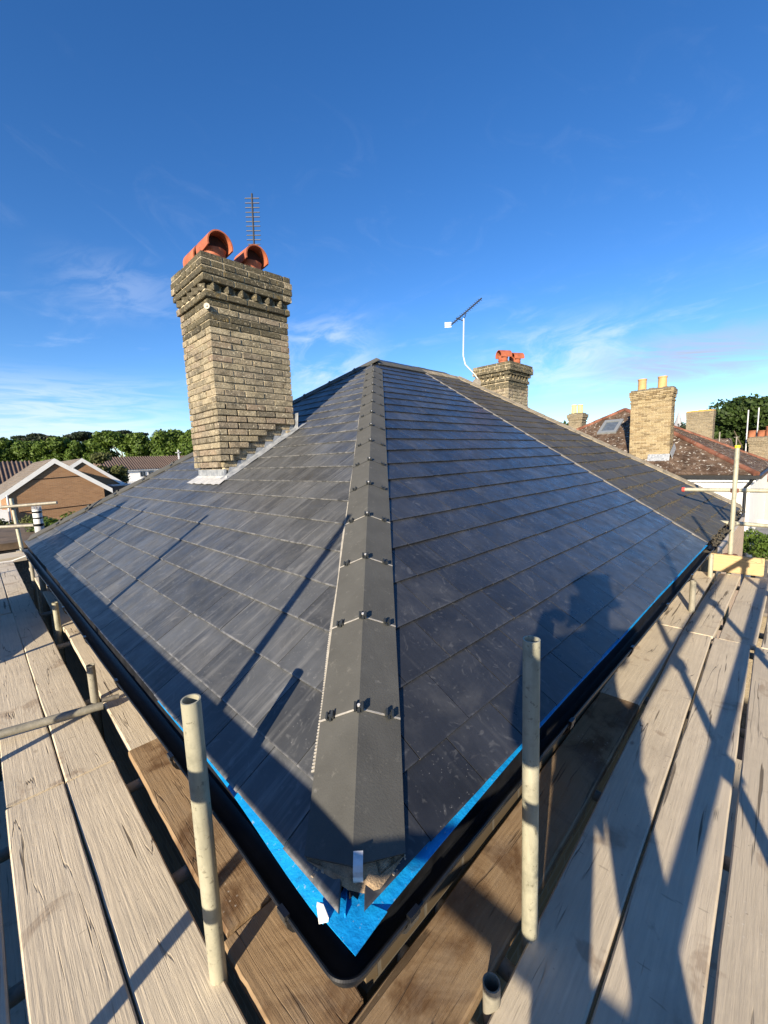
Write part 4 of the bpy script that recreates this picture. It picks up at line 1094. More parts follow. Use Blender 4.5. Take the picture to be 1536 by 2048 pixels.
gr = empty('guard_rail', (3, -1.06, ZB), 'outer guard rail of the right scaffold deck', 'guard rail')
for x, zt in ((0.30, 1.45), (2.0, 1.5), (3.75, 1.4), (5.5, 1.4)):
    mb = MB(); mb.tube((x, -1.11, -2.5), (x, -1.11, zt), TR, n=14); mb.build('upright', GALV, gr, smooth=True); coupler(gr, (x, -1.11, .40), s=1.2); coupler(gr, (x, -1.11, 0.02), s=1.2)
mb = MB(); mb.tube((-1.3, -1.05, .42), (6.4, -1.06, .40), TR * 1.15, n=14); mb.build('top_rail', GALV, gr, smooth=True)
mb = MB(); mb.tube((-1.3, -1.05, .02), (6.4, -1.06, .02), TR * 1.15, n=14); mb.build('mid_rail', GALV, gr, smooth=True)
# plywood sheet added out of frame, outline shaped to shade deck and roof
ps = empty('shadow_sheet', (-1.2, 4.9, ZB), 'unseen plywood sheet added and shaped to shade the far left deck', 'plywood')
mb = MB(); mb.prism([(-1.16, 3.85, -.35), (-1.16, 6.3, -.55), (-1.16, 6.2, .50), (-1.16, 5.75, .75), (-1.16, 4.9, 1.36), (-1.16, 4.78, 1.2), (-1.16, 4.78, .15), (-1.16, 4.3, -.22)], (.018, 0, 0)); mb.build('sheet', WOOD_NEW, ps)

# guard frame at the far end of the right deck
gf = empty('guard_rail', (6.32, -0.076, -0.6), 'guard rail frame of three tubes standing at the far end of the right deck', 'guard rail', 'guard rail frames at the deck ends')
mb = MB(); mb.tube((6.325, -0.076, -2.0), (6.32, -0.076, 1.0), TR, n=20); mb.build('upright', GALV, gf, smooth=True)
mb = MB(); mb.tube((6.32, -0.076, .975), (6.32, -0.076, 1.008), TR + .003, n=20); mb.build('end_cap', YELPL, gf, smooth=True)
mb = MB(); mb.tube((6.37, 0.47, .44), (6.37, -1.5, .45), TR, n=20); mb.build('top_rail', GALV, gf, smooth=True)
mb = MB(); mb.tube((6.37, 0.475, .44), (6.37, 0.445, .44), TR + .004, n=20); mb.build('end_cap', REDPL, gf, smooth=True)
mb = MB(); mb.tube((6.37, 0.38, .03), (6.37, -1.5, -.01), TR, n=20); mb.build('mid_rail', GALV, gf, smooth=True)
coupler(gf, (6.35, -0.076, .44), RUST, 1.1); coupler(gf, (6.35, -0.076, .01), COUPLER, 1.1)
mb = MB(); mb.tube((6.30, -0.08, -.41), (6.30, -0.08, -.375), .075, n=8); mb.build('base_coupler', RUST, gf)
gf2 = empty('guard_rail', (0.11, 10.7, -0.6), 'guard rail frame of three tubes at the far left corner of the scaffold', 'guard rail', 'guard rail frames at the deck ends')
mb = MB(); mb.tube((0.13, 10.59, -0.6), (0.09, 10.79, .5), TR * 1.3, n=16); mb.build('upright', GALV, gf2, smooth=True)
mb = MB(); mb.tube((-1.2, 11.4, .30), (.75, 10.15, .38), TR * 1.2, n=16); mb.build('top_rail', GALV_D, gf2, smooth=True)
mb = MB(); mb.tube((-1.2, 11.4, -.04), (.50, 10.30, -.06), TR * 1.3, n=16); mb.build('mid_rail', GALV_D, gf2, smooth=True)
mb = MB(); mb.tube((0.13, 10.59, -.62), (0.13, 10.59, -.56), .10, n=10); mb.build('base_coupler', COUPLER, gf2); coupler(gf2, (.10, 10.75, .33), COUPLER, 1.3); coupler(gf2, (.12, 10.65, -.04), COUPLER, 1.3)
mb = MB(); mb.path([(-1.2, 9.3, -.5), (-.6, 9.35, -.55), (-.1, 9.35, -.56), (.1, 9.3, -.50)], .012, n=6); tag(mb.build('rope', WHITEBD), 'thin pale rope lying across the far end of the left deck', 'rope')

# ------------------------------------------------------------------ loose chips and wire on the deck (photo's debris)
rr = random.Random(8)

# ------------------------------------------------------------------ houses beyond
def tiled(parent, pts_fn, nu, nv, mat, name='roof_tiles', rs=random, th=.02):
    """joined tile field: pts_fn(u, v) -> world point, v up the slope"""
    mb = MB()
    for j in range(nv):
        for i in range(nu):
            o_ = .5 if j % 2 else 0
            u0, u1 = (i + o_) / nu, (i + o_ + .94) / nu
            if u0 >= 1: continue
            u1 = min(1, u1); v0, v1 = j / nv, (j + 1.25) / nv
            a, b, c, d = pts_fn(u0, v0), pts_fn(u1, v0), pts_fn(u1, min(1, v1)), pts_fn(u0, min(1, v1))
            nn = (b - a).cross(d - a).normalized(); nn = nn if nn.z > 0 else -nn
            l = th + rs.uniform(-.006, .008)
            mb.prism([a + nn * l, b + nn * (l + rs.uniform(-.006, .006)), c + nn * .002, d + nn * .002], nn * .014, rs.random())
    o = mb.build(name, mat, parent); o['kind'] = 'stuff'; return o
def tri(a, b, c, n_l=None):
    # mapping for a hip-cut face: bottom edge a-b narrows to point/edge
    pass
def lichen_tiles(name, c1, c2, lich, amt):
    m = M(name, 0.9, spec=0.15); v = m.vec()
    wv = m.tc.outputs['Object']
    n1 = m.node('ShaderNodeTexNoise'); n1.inputs['Scale'].default_value = 2.2; n1.inputs['Detail'].default_value = 7; m.link(wv, n1.inputs['Vector'])
    n2 = m.node('ShaderNodeTexNoise'); n2.inputs['Scale'].default_value = 7.5; n2.inputs['Detail'].default_value = 5; n2.inputs['Roughness'].default_value = .7; m.link(wv, n2.inputs['Vector'])
    c = m.mix(m.rnd(), c1, c2)
    c = m.mix(m.rng(n1.outputs[0], .4, .65), c, tuple(x * .6 for x in c1))
    c = m.mix(m.math('MULTIPLY', m.rng(n2.outputs[0], .585, .64), amt), c, lich)
    m.color(c); return m.m
TILE_BR = lichen_tiles('mossy brown tiles', (0.10, 0.065, 0.045), (0.17, 0.12, 0.085), (0.62, 0.60, 0.54), 0.9)
TILE_RED = lichen_tiles('red ridge tile', (0.20, 0.085, 0.055), (0.27, 0.12, 0.08), (0.30, 0.25, 0.19), 0.6)
TILE_PAN = simple('brown pantiles', (0.15, 0.105, 0.08), 0.85, var=0.3, scale=1.5)
TILE_GR = simple('grey brown concrete tiles', (0.20, 0.165, 0.13), 0.85, var=0.3, scale=1.2)
TILE_OR = lichen_tiles('orange red tiles', (0.30, 0.11, 0.06), (0.36, 0.15, 0.08), (0.30, 0.22, 0.15), 0.4)

# neighbour with the mossy hipped roof (right)
h3 = empty('house', (22, 5, GZ), 'white walled house with a mossy brown hipped roof and red hip tiles', 'house')
K = V((18.15, .35, 0)); A3 = V((23.65, 5.85, 3.03)); B3 = V((29.15, .35, 0)); LB = V((18.15, 11.35, 0))
w = MB(); w.box((18.30, .50, GZ), (29.0, 11.2, -.10)); w.build('wall', WHITEWALL, h3)
core = MB(); core.prism([K, A3, LB], (0.02, 0, -.06)); core.prism([K, B3, A3], (0, 0.02, -.06)); core.prism([B3, V((29.15, 11.35, 0)), A3], (0, 0, -.06)); core.prism([LB, A3, V((29.15, 11.35, 0))], (0, 0, -.05)); core.build('roof', simple('roof shadow layer', (0.05, 0.04, 0.03), .95), h3)
def fr(u, v): return K.lerp(A3, v).lerp(LB.lerp(A3, v), u)
tiled(h3, fr, 58, 28, TILE_BR, rs=rs)
def sd_(u, v): return K.lerp(A3, v).lerp(B3.lerp(A3, v), u)
tiled(h3, sd_, 40, 28, TILE_BR, rs=rs)
def ridge_run(parent, a, b, r, mat, n, name='hip_tile', lift=.02):
    a, b = V(a), V(b); d = (b - a) / n
    for i in range(n):
        mb = MB(); mb.tube(a + d * i + V((0, 0, lift)), a + d * (i + .97) + V((0, 0, lift)), r * rs.uniform(1.0, 1.12), r * .96, n=10)
        mb.build(name, mat, parent, smooth=True)
ridge_run(h3, K, A3, .10, TILE_RED, 20); ridge_run(h3, B3, A3, .10, TILE_RED, 16); ridge_run(h3, LB, A3, .10, TILE_RED, 20)
mb = MB(); mb.box((18.02, .22, -.13), (18.14, 11.4, -.015)); mb.box((18.1402, .22, -.13), (29.2, .34, -.015)); mb.build('gutter', UPVC, h3)
mb = MB(); mb.box((18.16, .36, -.24), (18.30, 11.3, -.11)); mb.box((18.3002, .36, -.24), (29.1, .50, -.11)); mb.build('fascia', WHITEBD, h3)
mb = MB(); mb.path([(18.08, .42, -.10), (18.10, .52, -.30), (18.24, .62, -.42), (18.24, .62, -3.2)], .045, n=10); mb.tube((18.24, .62, -2.75), (18.24, .62, -2.88), .07, n=10); mb.build('downpipe', UPVC, h3, smooth=True)
mb = MB()
for k in range(7): mb.box((18.285, .80 + k * .05, -5.5), (18.2995, .812 + k * .05, -.25))
mb.build('panel_joint', simple('grey joint', (0.55, 0.55, 0.53), .8), h3)
mb = MB(); mb.box((18.27, .52, -5.5), (18.2998, .70, -.25)); mb.build('corner_board', WHITEBD, h3)
# skylight
n3 = V((-.551, 0, 1)).normalized(); s0, s1, s2, s3 = V((22.6, 6.35, 2.45)), V((22.5, 5.63, 2.40)), V((21.36, 5.67, 1.77)), V((21.41, 6.37, 1.80))
cc = (s0 + s1 + s2 + s3) / 4; GREYM = simple('grey metal frame', (0.20, 0.215, 0.225), .5, var=.1)
u3 = V((0, 1, 0)); v3 = V((1, 0, .551)).normalized()
mb = MB()
for (a, b, c_, d_) in ((-.42, .42, .50, .68), (-.42, .42, -.68, -.50), (-.42, -.28, -.4999, .4999), (.28, .42, -.4999, .4999)):
    mb.obox(cc + u3 * (a + b) / 2 + v3 * (c_ + d_) / 2 + n3 * .06, u3 * (b - a) / 2, v3 * (d_ - c_) / 2, n3 * .05)
sk_ = mb.build('skylight_frame', GREYM, h3)
mb = MB(); mb.obox(cc + n3 * .05, u3 * .279, v3 * .499, n3 * .02); mb.build('pane', simple('skylight glass', (0.10, 0.12, 0.14), .08, spec=.8), sk_)

rs = random.Random(41)
def plain_chimney(name, label, x0, y0, wx, wy, zb, zt, mat, pots, potmat, mort=MORTAR, prj=.07, L=.222, g=.0683, bricks=True, cap=MORTAR_D, top_moss=False):
    ch = empty(name, (x0 + wx / 2, y0 + wy / 2, zb), label, 'chimney')
    jn = MB(); mb = MB(); mb.box((x0 + .012, y0 + .012, zb - .5), (x0 + wx - .012, y0 + wy - .012, zt)); mb.build('core', mort, ch)
    n = int((zt - zb) / g)
    for i in range(n):
        z = zt - (i + 1) * g
        pr = 0
        if i in (0, 1, 2): pr = prj * .8
        elif i == 3: pr = prj * .45
        elif i == 4: pr = prj * .45
        elif i == 6: pr = prj * .3
        course(ch, x0 - pr, y0 - pr, wx + 2 * pr, wy + 2 * pr, z, i % 2 == 0, mat if bricks else None, .10, g - .008, L if i != 4 else L * .5, rs=rs, jn=jn)
    o = jn.build('brickwork' if not bricks else 'rear_bricks', mat, ch); o['kind'] = 'stuff'
    mb = MB(); rr2 = random.Random(3)
    for i in range(9):
        for j in range(3):
            mb.obox((x0 + wx * (.5 + (j - 1) * .33), y0 + wy * (i + .5) / 9, zt + .02), V((wx * .19, 0, 0)), V((0, wy * .065, 0)), V((0, 0, rr2.uniform(.03, .07))))
    mb.build('flaunching', cap, ch, bevel=.012)
    for k, (px, py, h, r, lab) in enumerate(pots):
        p = empty('chimney_pot', (px, py, zt), lab, 'chimney pot', 'round pots on ' + label.split(' ')[0] + ' ' + label.split(' ')[1] + ' chimney')
        mb = MB(); mb.tube((px, py, zt), (px, py, zt + h), r * 1.02, r * .96, n=20, wall=r * .14); mb.build('pot', potmat, p, smooth=True)
        mb = MB(); mb.tube((px, py, zt + h - .04), (px, py, zt + h + .01), r * 1.08, n=20, wall=r * .2); mb.build('rim', potmat, p, smooth=True)
    return ch
plain_chimney('chimney_stack', 'cream brick chimney with two buff pots in front of the mossy brown roof', 19.15, 3.02, .62, 1.42, .45, 3.33, BRICK_CREAM,
              [(19.45, 4.12, .50, .155, 'left buff round pot on the cream brick chimney'), (19.45, 3.42, .50, .155, 'right buff round pot on the cream brick chimney')], BUFF)
ld = MB(); ld.prism([(19.05, 3.0, .50), (19.05, 3.75, .50), (19.16, 3.75, .78), (19.16, 3.0, .78)], (-.01, 0, .01)); ld.prism([(19.15, 2.93, .62), (19.8, 2.93, .98), (19.8, 3.0, 1.2), (19.15, 3.0, .85)], (0, -.01, .01))
ld.build('lead_flashing', LEAD, h3)
plain_chimney('chimney_stack', 'small distant chimney with two pale yellow pots above the old slate hip', 25.4, 8.6, .75, .75, 1.6, 3.22, BRICK_DARK,
              [(25.6, 9.12, .55, .15, 'left pale yellow pot on the small distant chimney'), (25.85, 8.85, .55, .15, 'right pale yellow pot on the small distant chimney')], YELLOWC, prj=.12, bricks=False)
plain_chimney('chimney_stack', 'wide flat topped brick chimney with orange lichen and no pots left of the big tree', 29.5, 2.95, .7, 1.25, .6, 3.02, BRICK_DARK, [], BUFF, prj=.03, bricks=False, cap=simple('orange lichen', (0.45, 0.27, 0.06), .95, var=.4, scale=6))
plain_chimney('chimney_stack', 'low brick chimney with red and buff pots at the right edge of the picture', 31.7, .0, .8, 1.5, -.4, 1.40, BRICK_DARK,
              [(32.0, 1.42, .42, .17, 'leftmost red pot on the low chimney at the right edge'), (32.0, 1.02, .40, .17, 'buff pot between red ones at the right edge'), (32.0, .66, .62, .19, 'tall red pot at the right edge of the picture')], TILE_OR, prj=.10, bricks=False)
for k, (x, y, z0, z1, lb) in enumerate(((31.9, 1.64, .5, 3.02, 'thin white mast left of the red pots, the taller left one'), (32.4, 1.22, .8, 3.14, 'thin white mast rising right beside the red pots'), (27.9, 2.45, .4, 1.75, 'short grey pole in front of the big tree'), (28.6, 1.81, .4, 1.45, 'short pole with a tiny crossbar beside the yellow capped tube'))):
    mb = MB(); mb.tube((x, y, z0), (x, y, z1), .03, n=8)
    if k == 3: mb.tube((x, y - .12, z1), (x, y + .12, z1), .015, n=6)
    tag(mb.build('mast', WHITEM if k < 2 else GALV_D), lb, 'mast', 'thin masts over the right roofs')
# roofs behind on the right
h4 = empty('house', (33, -1, GZ), 'distant house with an orange red roof at the far right', 'house')
mb = MB(); mb.box((30.2, -6, GZ), (38, 2.2, -.9)); mb.build('wall', simple('cream wall', (0.66, 0.56, 0.36), .85, var=.08, scale=1), h4)
def q4(u, v): return V((29.9 + 3.2 * v, -6.2 + 8.6 * u, -.9 + 1.55 * v))
tiled(h4, q4, 36, 12, TILE_OR, rs=rs)
mb = MB(); mb.prism([(29.9, -6.2, -.92), (33.1, -6.2, .63), (36.5, -6.2, -.92)], (0, 8.6, 0)); mb.build('roof', TILE_OR, h4)
h5 = empty('house', (31, 8, GZ), 'distant house whose dark tiled roof shows between the chimneys on the right', 'house')
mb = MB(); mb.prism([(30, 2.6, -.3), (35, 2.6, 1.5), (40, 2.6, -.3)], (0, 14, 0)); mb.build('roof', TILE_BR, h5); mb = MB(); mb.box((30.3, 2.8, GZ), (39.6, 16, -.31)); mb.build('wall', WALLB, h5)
# lean-to roofs and yard wall lower right
ln = empty('lean_to', (19, -1, GZ), 'low grey felted lean-to roof with pale edges at the lower right', 'outbuilding')
mb = MB(); mb.prism([(16.9, .30, -2.15), (16.9, -3.5, -2.15), (19.0, -3.5, -1.75), (19.0, .30, -1.75)], (0, 0, -.08)); mb.build('roof', simple('grey felt', (0.20, 0.20, 0.20), .85, var=.4, scale=2.5), ln)
mb = MB(); mb.box((16.86, -3.5, -2.30), (16.898, .32, -2.10)); mb.build('edge_board', WHITEBD, ln); mb = MB(); mb.box((19.002, -3.5, -1.95), (19.05, .28, -1.62)); mb.build('edge_board', WHITEBD, ln)
mb = MB(); mb.box((16.95, -3.4, GZ), (18.95, .25, -2.32)); mb.build('wall', BRICK_DARK, ln)
ln2 = empty('lean_to', (14.5, -1, GZ), 'dark boarded lower roof in front of the felted lean-to', 'outbuilding')
mb = MB(); mb.prism([(12.6, .05, -3.0), (12.6, -3.5, -3.0), (16.6, -3.5, -2.55), (16.6, .05, -2.55)], (0, 0, -.08)); mb.build('roof', simple('dark weathered timber roof', (0.13, 0.115, 0.10), .9, var=.5, scale=4), ln2)
mb = MB(); mb.box((12.7, -3.4, GZ), (16.5, -.0, -3.1)); mb.build('wall', BRICK_DARK, ln2)
# pale brick return wall seen just past the old eaves
rw = MB(); rw.box((8.6, .30, GZ), (14.0, .52, -.9)); tag(rw.build('yard_wall', brickwall_mat('pale pink brick', (0.62, 0.44, 0.30), (0.50, 0.36, 0.25), (0.62, 0.55, 0.44))), 'pale pink brick wall seen just past the end of the black gutter', 'wall')

# brick gable house on the left
BRN = brickwall_mat('brown gable brick', (0.36, 0.20, 0.10), (0.27, 0.145, 0.075), (0.33, 0.24, 0.16), 1.0)
gh = empty('house', (3.3, 36, GZ), 'brown brick gable house with white bargeboards, largest on the left', 'house')
def gable(parent, x0, x1, xa, y0, y1, ze, za, ov=.45, body=BRN, tiles=TILE_GR, nt=30):
    mb = MB(); mb.prism([(x0, y0, GZ), (x1, y0, GZ), (x1, y0, ze), (xa, y0, za - .10), (x0, y0, ze)], (0, y1 - y0, 0)); mb.build('wall', body, parent)
    sl = (za - ze) / (xa - x0); sr = (za - ze) / (x1 - xa)
    A, B_, C_ = V((x0 - ov, y0 - .10, ze - ov * sl)), V((xa, y0 - .10, za)), V((x1 + ov, y0 - .10, ze - ov * sr)); D = V((0, y1 - y0 + .10, 0))
    tiled(parent, lambda u, v: A.lerp(B_, v) + D * u, nt, 14, tiles, rs=rs, th=.03); tiled(parent, lambda u, v: C_.lerp(B_, v) + D * u, nt, 14, tiles, rs=rs, th=.03)
    mb = MB(); mb.prism([A, B_, B_ - V((0, 0, .12)), A - V((0, 0, .12))], D); mb.prism([C_, B_, B_ - V((0, 0, .12)), C_ - V((0, 0, .12))], D); mb.build('roof', tiles, parent)
    bt = V((0, 0, -.27))
    for P_, Q_ in ((A, B_), (C_, B_)):
        mb = MB(); mb.prism([P_ + V((0, -.03, .03)), Q_ + V((0, -.03, .03)), Q_ + bt + V((0, -.03, 0)), P_ + bt + V((0, -.03, 0))], (0, .028, 0)); mb.build('bargeboard', WHITEBD, parent)
gable(gh, 1.05, 5.65, 3.30, 31.25, 42, .10, 1.80)
mb = MB(); mb.tube((5.55, 31.18, .02), (5.55, 31.25, .02), .07, n=8); mb.build('vent_cover', WHITEBD, gh)
mb = MB(); mb.path([(.95, 31.15, -.2), (.95, 31.15, -5)], .05, n=8); mb.build('downpipe', WHITEBD, gh)
for zz, sx in ((-1.22, 0), (.62, 1)):
    mb = MB(); mb.path([(1.4 + .8 * sx, 31.22, zz), (3, 31.22, zz + .03), (5.2, 31.22, zz + .12)], .018, n=5); mb.build('cable', BLACKP, gh)
mb = MB(); mb.box((-3, 30.6, -1.9), (.86, 31.0, -1.0)); mb.box((-3, 30.6, -5), (.86, 31.0, -2.4)); mb.build('side_porch', WHITEWALL, gh)
gh2 = empty('house', (6, 44, GZ), 'second brown gable behind and right of the largest brick gable', 'house')
gable(gh2, 3.3, 8.0, 5.8, 38.2, 48, .22, 1.95)
mb = MB(); mb.box((7.3, 36.6, GZ), (9.3, 38.1, -.25)); mb.build('porch_wall', simple('shaded brick', (0.18, 0.12, 0.09), .9), gh2); mb = MB(); mb.box((7.2, 36.5, -.25), (9.4, 38.15, -.15)); mb.build('porch_roof', GREYPVC, gh2)
bk = empty('house', (-2, 46, GZ), 'long house with a ribbed brown roof at the far left edge', 'house')
mb = MB(); mb.box((-9, 43.3, GZ), (3.2, 50, -.05)); mb.build('wall', WHITEWALL, bk)
mb = MB(); mb.prism([(-9.3, 43, -.05), (-9.3, 46.5, 2.02), (-9.3, 50, -.05)], (12.9, 0, 0)); mb.build('roof', TILE_PAN, bk)
mb = MB()
for i in range(46): x = -9.2 + i * .28; mb.tube((x, 42.96, -.03), (x, 46.5, 2.06), .055, n=6)
o = mb.build('ribs', TILE_PAN, bk); o['kind'] = 'stuff'
mb = MB(); mb.box((-9.3, 42.85, -.20), (3.6, 42.98, -.04)); mb.build('eaves_board', WHITEBD, bk)
wh = empty('house', (16, 60, GZ), 'long white house with a brown tiled roof in front of the tree line', 'house')
mb = MB(); mb.box((11.0, 56.2, GZ), (27, 62, 1.05)); mb.build('wall', WHITEWALL, wh)
mb = MB(); mb.prism([(10.6, 55.8, .95), (10.6, 59.5, 2.55), (10.6, 63, .95)], (17, 0, 0)); mb.build('roof', TILE_PAN, wh)
mb = MB()
for i in range(60): x = 10.7 + i * .28; mb.tube((x, 55.76, .98), (x, 59.5, 2.59), .05, n=5)
o = mb.build('ribs', TILE_PAN, wh); o['kind'] = 'stuff'
for (x0, x1, z0, z1) in ((14.3, 15.0, .0, .7), (15.2, 15.9, .0, .7), (16.8, 17.5, -.1, .7), (12.4, 13.4, -2.0, -1.2), (14.0, 15.6, -2.0, -1.2)):
    mb = MB(); mb.box((x0, 56.14, z0), (x1, 56.198, z1)); fo = mb.build('window', GREYPVC, wh)
    mb = MB(); mb.box((x0 + .08, 56.12, z0 + .08), ((x0 + x1) / 2 - .03, 56.138, z1 - .08)); mb.box(((x0 + x1) / 2 + .03, 56.12, z0 + .08), (x1 - .08, 56.138, z1 - .08)); mb.build('pane', GLASS, fo)
mb = MB(); mb.box((11, 54.2, -.95), (27, 56.1, -.75)); mb.box((11, 54.2, -1.1), (27, 54.3, -.4)); mb.build('balcony', WHITEBD, wh)
mb = MB(); mb.box((10.9, 55.9, .8), (27, 56.05, .96)); mb.build('eaves_board', WHITEBD, wh)
mb = MB(); mb.box((19.6, 58.0, 1.6), (19.75, 58.15, 3.3)); mb.box((19.3, 58.0, 2.9), (20.0, 58.1, 3.0)); mb.build('aerial_pole', WHITEM, wh)
# mossy flat roofed outbuilding at the far left beyond the deck
ob = empty('outbuilding', (-1, 15, GZ), 'low mossy flat roofed outbuilding beyond the far left corner of the scaffold', 'outbuilding')
mb = MB(); mb.box((-6, 12.6, GZ), (.9, 17.2, -.78)); mb.build('wall', BRICK_DARK, ob)
mb = MB(); mb.box((-6.1, 12.5, -.78), (1.0, 17.3, -.62)); mb.build('roof', simple('mossy brown felt', (0.13, 0.09, 0.055), .95, var=.5, scale=2.5, bump=.4), ob)
mb = MB(); mb.box((-6.1, 12.3, -.95), (1.1, 12.48, -.80)); mb.build('gutter', UPVC, ob)

# unseen house added behind the camera to keep the low sun off the walls below the deck
ac = empty('house', (-12, -3, GZ), 'unseen brick house added behind the scaffold to shade the walls below the deck', 'house')
mb = MB(); mb.box((-11.4, -17, GZ), (-6.6, 13, -.2)); mb.build('wall', BRN, ac)
mb = MB(); mb.prism([(-11.9, -17.3, -.25), (-9.0, -17.3, 2.36), (-6.1, -17.3, -.25)], (0, 30.6, 0)); mb.build('roof', TILE_GR, ac)

# ------------------------------------------------------------------ vegetation
def leaf_mat(name, a, b):
    m = M(name, 0.6, spec=0.3); c = m.mix(m.rnd(), a, b)
    m.color(c); m.b.inputs['Subsurface Weight'].default_value = 0.0
    tr = m.node('ShaderNodeBsdfTranslucent'); m.link(c, tr.inputs['Color']); mx = m.node('ShaderNodeMixShader'); mx.inputs[0].default_value = .28
    out = m.t.nodes['Material Output']; m.link(m.b.outputs[0], mx.inputs[1]); m.link(tr.outputs[0], mx.inputs[2]); m.link(mx.outputs[0], out.inputs['Surface'])
    return m.m
LEAF = leaf_mat('green leaves', (0.045, 0.085, 0.012), (0.11, 0.17, 0.025))
LEAF_D = leaf_mat('dark leaves', (0.022, 0.045, 0.010), (0.055, 0.09, 0.018))
LEAF_C = leaf_mat('cedar needles', (0.016, 0.028, 0.016), (0.035, 0.05, 0.025))
LEAF_O = leaf_mat('olive leaves', (0.06, 0.075, 0.02), (0.11, 0.12, 0.04))
BARK = simple('bark', (0.10, 0.08, 0.06), .95, var=.4, scale=4)
def crown_mesh(seed, blobs, leaf, n, mat, name='crown'):
    rs_ = random.Random(seed); vs, fs, rn = [], [], []
    tot = sum(b[3] ** 2 for b in blobs)
    for (bx, by, bz, br, sq) in blobs:
        m_ = int(n * br ** 2 / tot)
        for _ in range(m_):
            d = V((rs_.gauss(0, 1), rs_.gauss(0, 1), rs_.gauss(0, 1))).normalized()
            rad = br * (rs_.random() ** .33) * rs_.uniform(.75, 1.12)
            rad = br * rs_.uniform(.55, 1.08)
            p = V((bx, by, bz)) + V((d.x * rad, d.y * rad, d.z * rad * sq))
            s_ = leaf * rs_.uniform(.6, 1.4); n_ = (d + V((rs_.gauss(0, .6), rs_.gauss(0, .6), rs_.gauss(0, .6)))).normalized()
            u = n_.orthogonal().normalized(); w_ = n_.cross(u); a = rs_.random() * 6.28
            u, w_ = u * math.cos(a) + w_ * math.sin(a), w_ * math.cos(a) - u * math.sin(a)
            k = len(vs); vs += [p - u * s_, p - w_ * s_ * .6, p + u * s_, p + w_ * s_ * .6]; fs.append((k, k + 1, k + 2, k + 3)); r_ = rs_.random(); rn += [r_] * 4
    me = bpy.data.meshes.new(name); me.from_pydata(vs, [], fs); at = me.attributes.new('rnd', 'FLOAT', 'POINT'); at.data.foreach_set('value', rn); me.materials.append(mat); return me
def blobs_round(seed, r, h0, h1, n=26, br=(.25, .42)):
    rs_ = random.Random(seed); out = []
    for _ in range(n):
        t = rs_.random(); z = h0 + (h1 - h0) * t; env = r * math.sin(math.pi * (0.12 + .80 * t)) ** .6
        a = rs_.random() * 6.28; q = env * rs_.uniform(.25, .85); b_ = r * rs_.uniform(*br)
        out.append((q * math.cos(a), q * math.sin(a), min(z, h1 - b_ * .8), b_, .85))
    return out
def tree(name, x, y, crown, h_tr, r_tr, label, group=None, s=1.0, rz=0.0, base=GZ):
    t = empty(name, (x, y, base), label, 'tree', group)
    mb = MB(); mb.tube((x, y, base), (x, y, base + h_tr * .6), r_tr, r_tr * .7, n=8)
    for k in range(5):
        a = k * 1.26 + rz; mb.tube((x, y, base + h_tr * (.4 + .05 * k)), (x + math.cos(a) * h_tr * .28, y + math.sin(a) * h_tr * .28, base + h_tr * (.85 + .04 * k)), r_tr * .4, r_tr * .12, n=6)
    mb.build('trunk', BARK, t)
    o = bpy.data.objects.new('crown', crown); col.objects.link(o); o.parent = t; o.rotation_euler = (0, 0, rz); o.scale = (s, s, s); return t
crs = [crown_mesh(100 + i, blobs_round(100 + i, 4.3, 1.6, 13.2, 56, (.20, .36)), .25, 21000, LEAF) for i in range(3)]
rows = [(0.4, 112.5), (4.4, 108.5), (8.3, 104.5), (12.2, 101), (16.2, 96.8), (20.0, 93), (24.0, 89), (27.8, 85.0), (31.8, 81.0), (35.5, 77)]
names = ['at the far left edge', 'second from the left', 'over the peak of the brick gable', 'right of the brick gable', 'above the second gable', 'above the small olive tree', 'above the white house roof', 'above the aerial of the white house', 'half hidden by the tall chimney', 'hidden behind the tall chimney']
for i, (x, y) in enumerate(rows[:9]):
    tree('broadleaf_tree', x, y, crs[i % 3], 9, .35, 'green broadleaf tree of the back row, ' + names[i], 'row of trees behind the left houses', s=(1.0, 1.06, 1.0, 1.04, .98, 1.1, 1.05, 1.08, 1.12)[i], rz=i * 1.3)
ced = crown_mesh(300, [(random.uniform(-3.6, 3.6), random.uniform(-3.6, 3.6), 16.7 + random.uniform(-1.2, .6), 1.9, .24) for _ in range(12)], .35, 6000, LEAF_C)
for i, ((x, y), lb) in enumerate(zip(((14.5, 149), (23.8, 140.5), (31.0, 134)), ('leftmost', 'middle', 'rightmost'))):
    tree('cedar_tree', x, y, ced, 17, .5, lb + ' of the three dark flat topped cedars above the tree row', 'flat topped cedars', s=1.02, rz=i * 2)
sm = crown_mesh(310, blobs_round(310, 1.9, 3.6, 8.9, 26, (.22, .4)), .13, 7000, LEAF_O)
tree('small_tree', 9.3, 46.8, sm, 6.5, .14, 'small olive green tree between the second gable and the white house')
big = crown_mesh(320, blobs_round(320, 6.2, 3.0, 13.9, 60, (.20, .34)), .26, 26000, LEAF_D)
tree('broadleaf_tree', 79.5, 4.6, big, 10, .5, 'large round dark green tree behind the chimneys on the right')
md = crown_mesh(321, blobs_round(321, 4.0, 2.6, 10.0, 26), .24, 9000, LEAF_D)
tree('broadleaf_tree', 74.0, .2, md, 8, .4, 'lower dark tree right of the large round tree', s=1.05)
con = crown_mesh(322, [(random.uniform(-.3, .3), random.uniform(-.3, .3), z * .6 + 4, 1.9 - z * .13, .7) for z in range(10)], .16, 6000, LEAF_C)
tree('conifer_tree', 54.5, 8.3, con, 8, .25, 'dark conifer just right of the cream chimney')
tree('broadleaf_tree', 50.4, 20.6, md, 8, .3, 'tree top peeping over the old slate hip, left of the small distant chimney', s=1.06)
tree('broadleaf_tree', 58.7, 19.0, md, 8, .3, 'tree top peeping right of the small distant chimney', s=1.03)
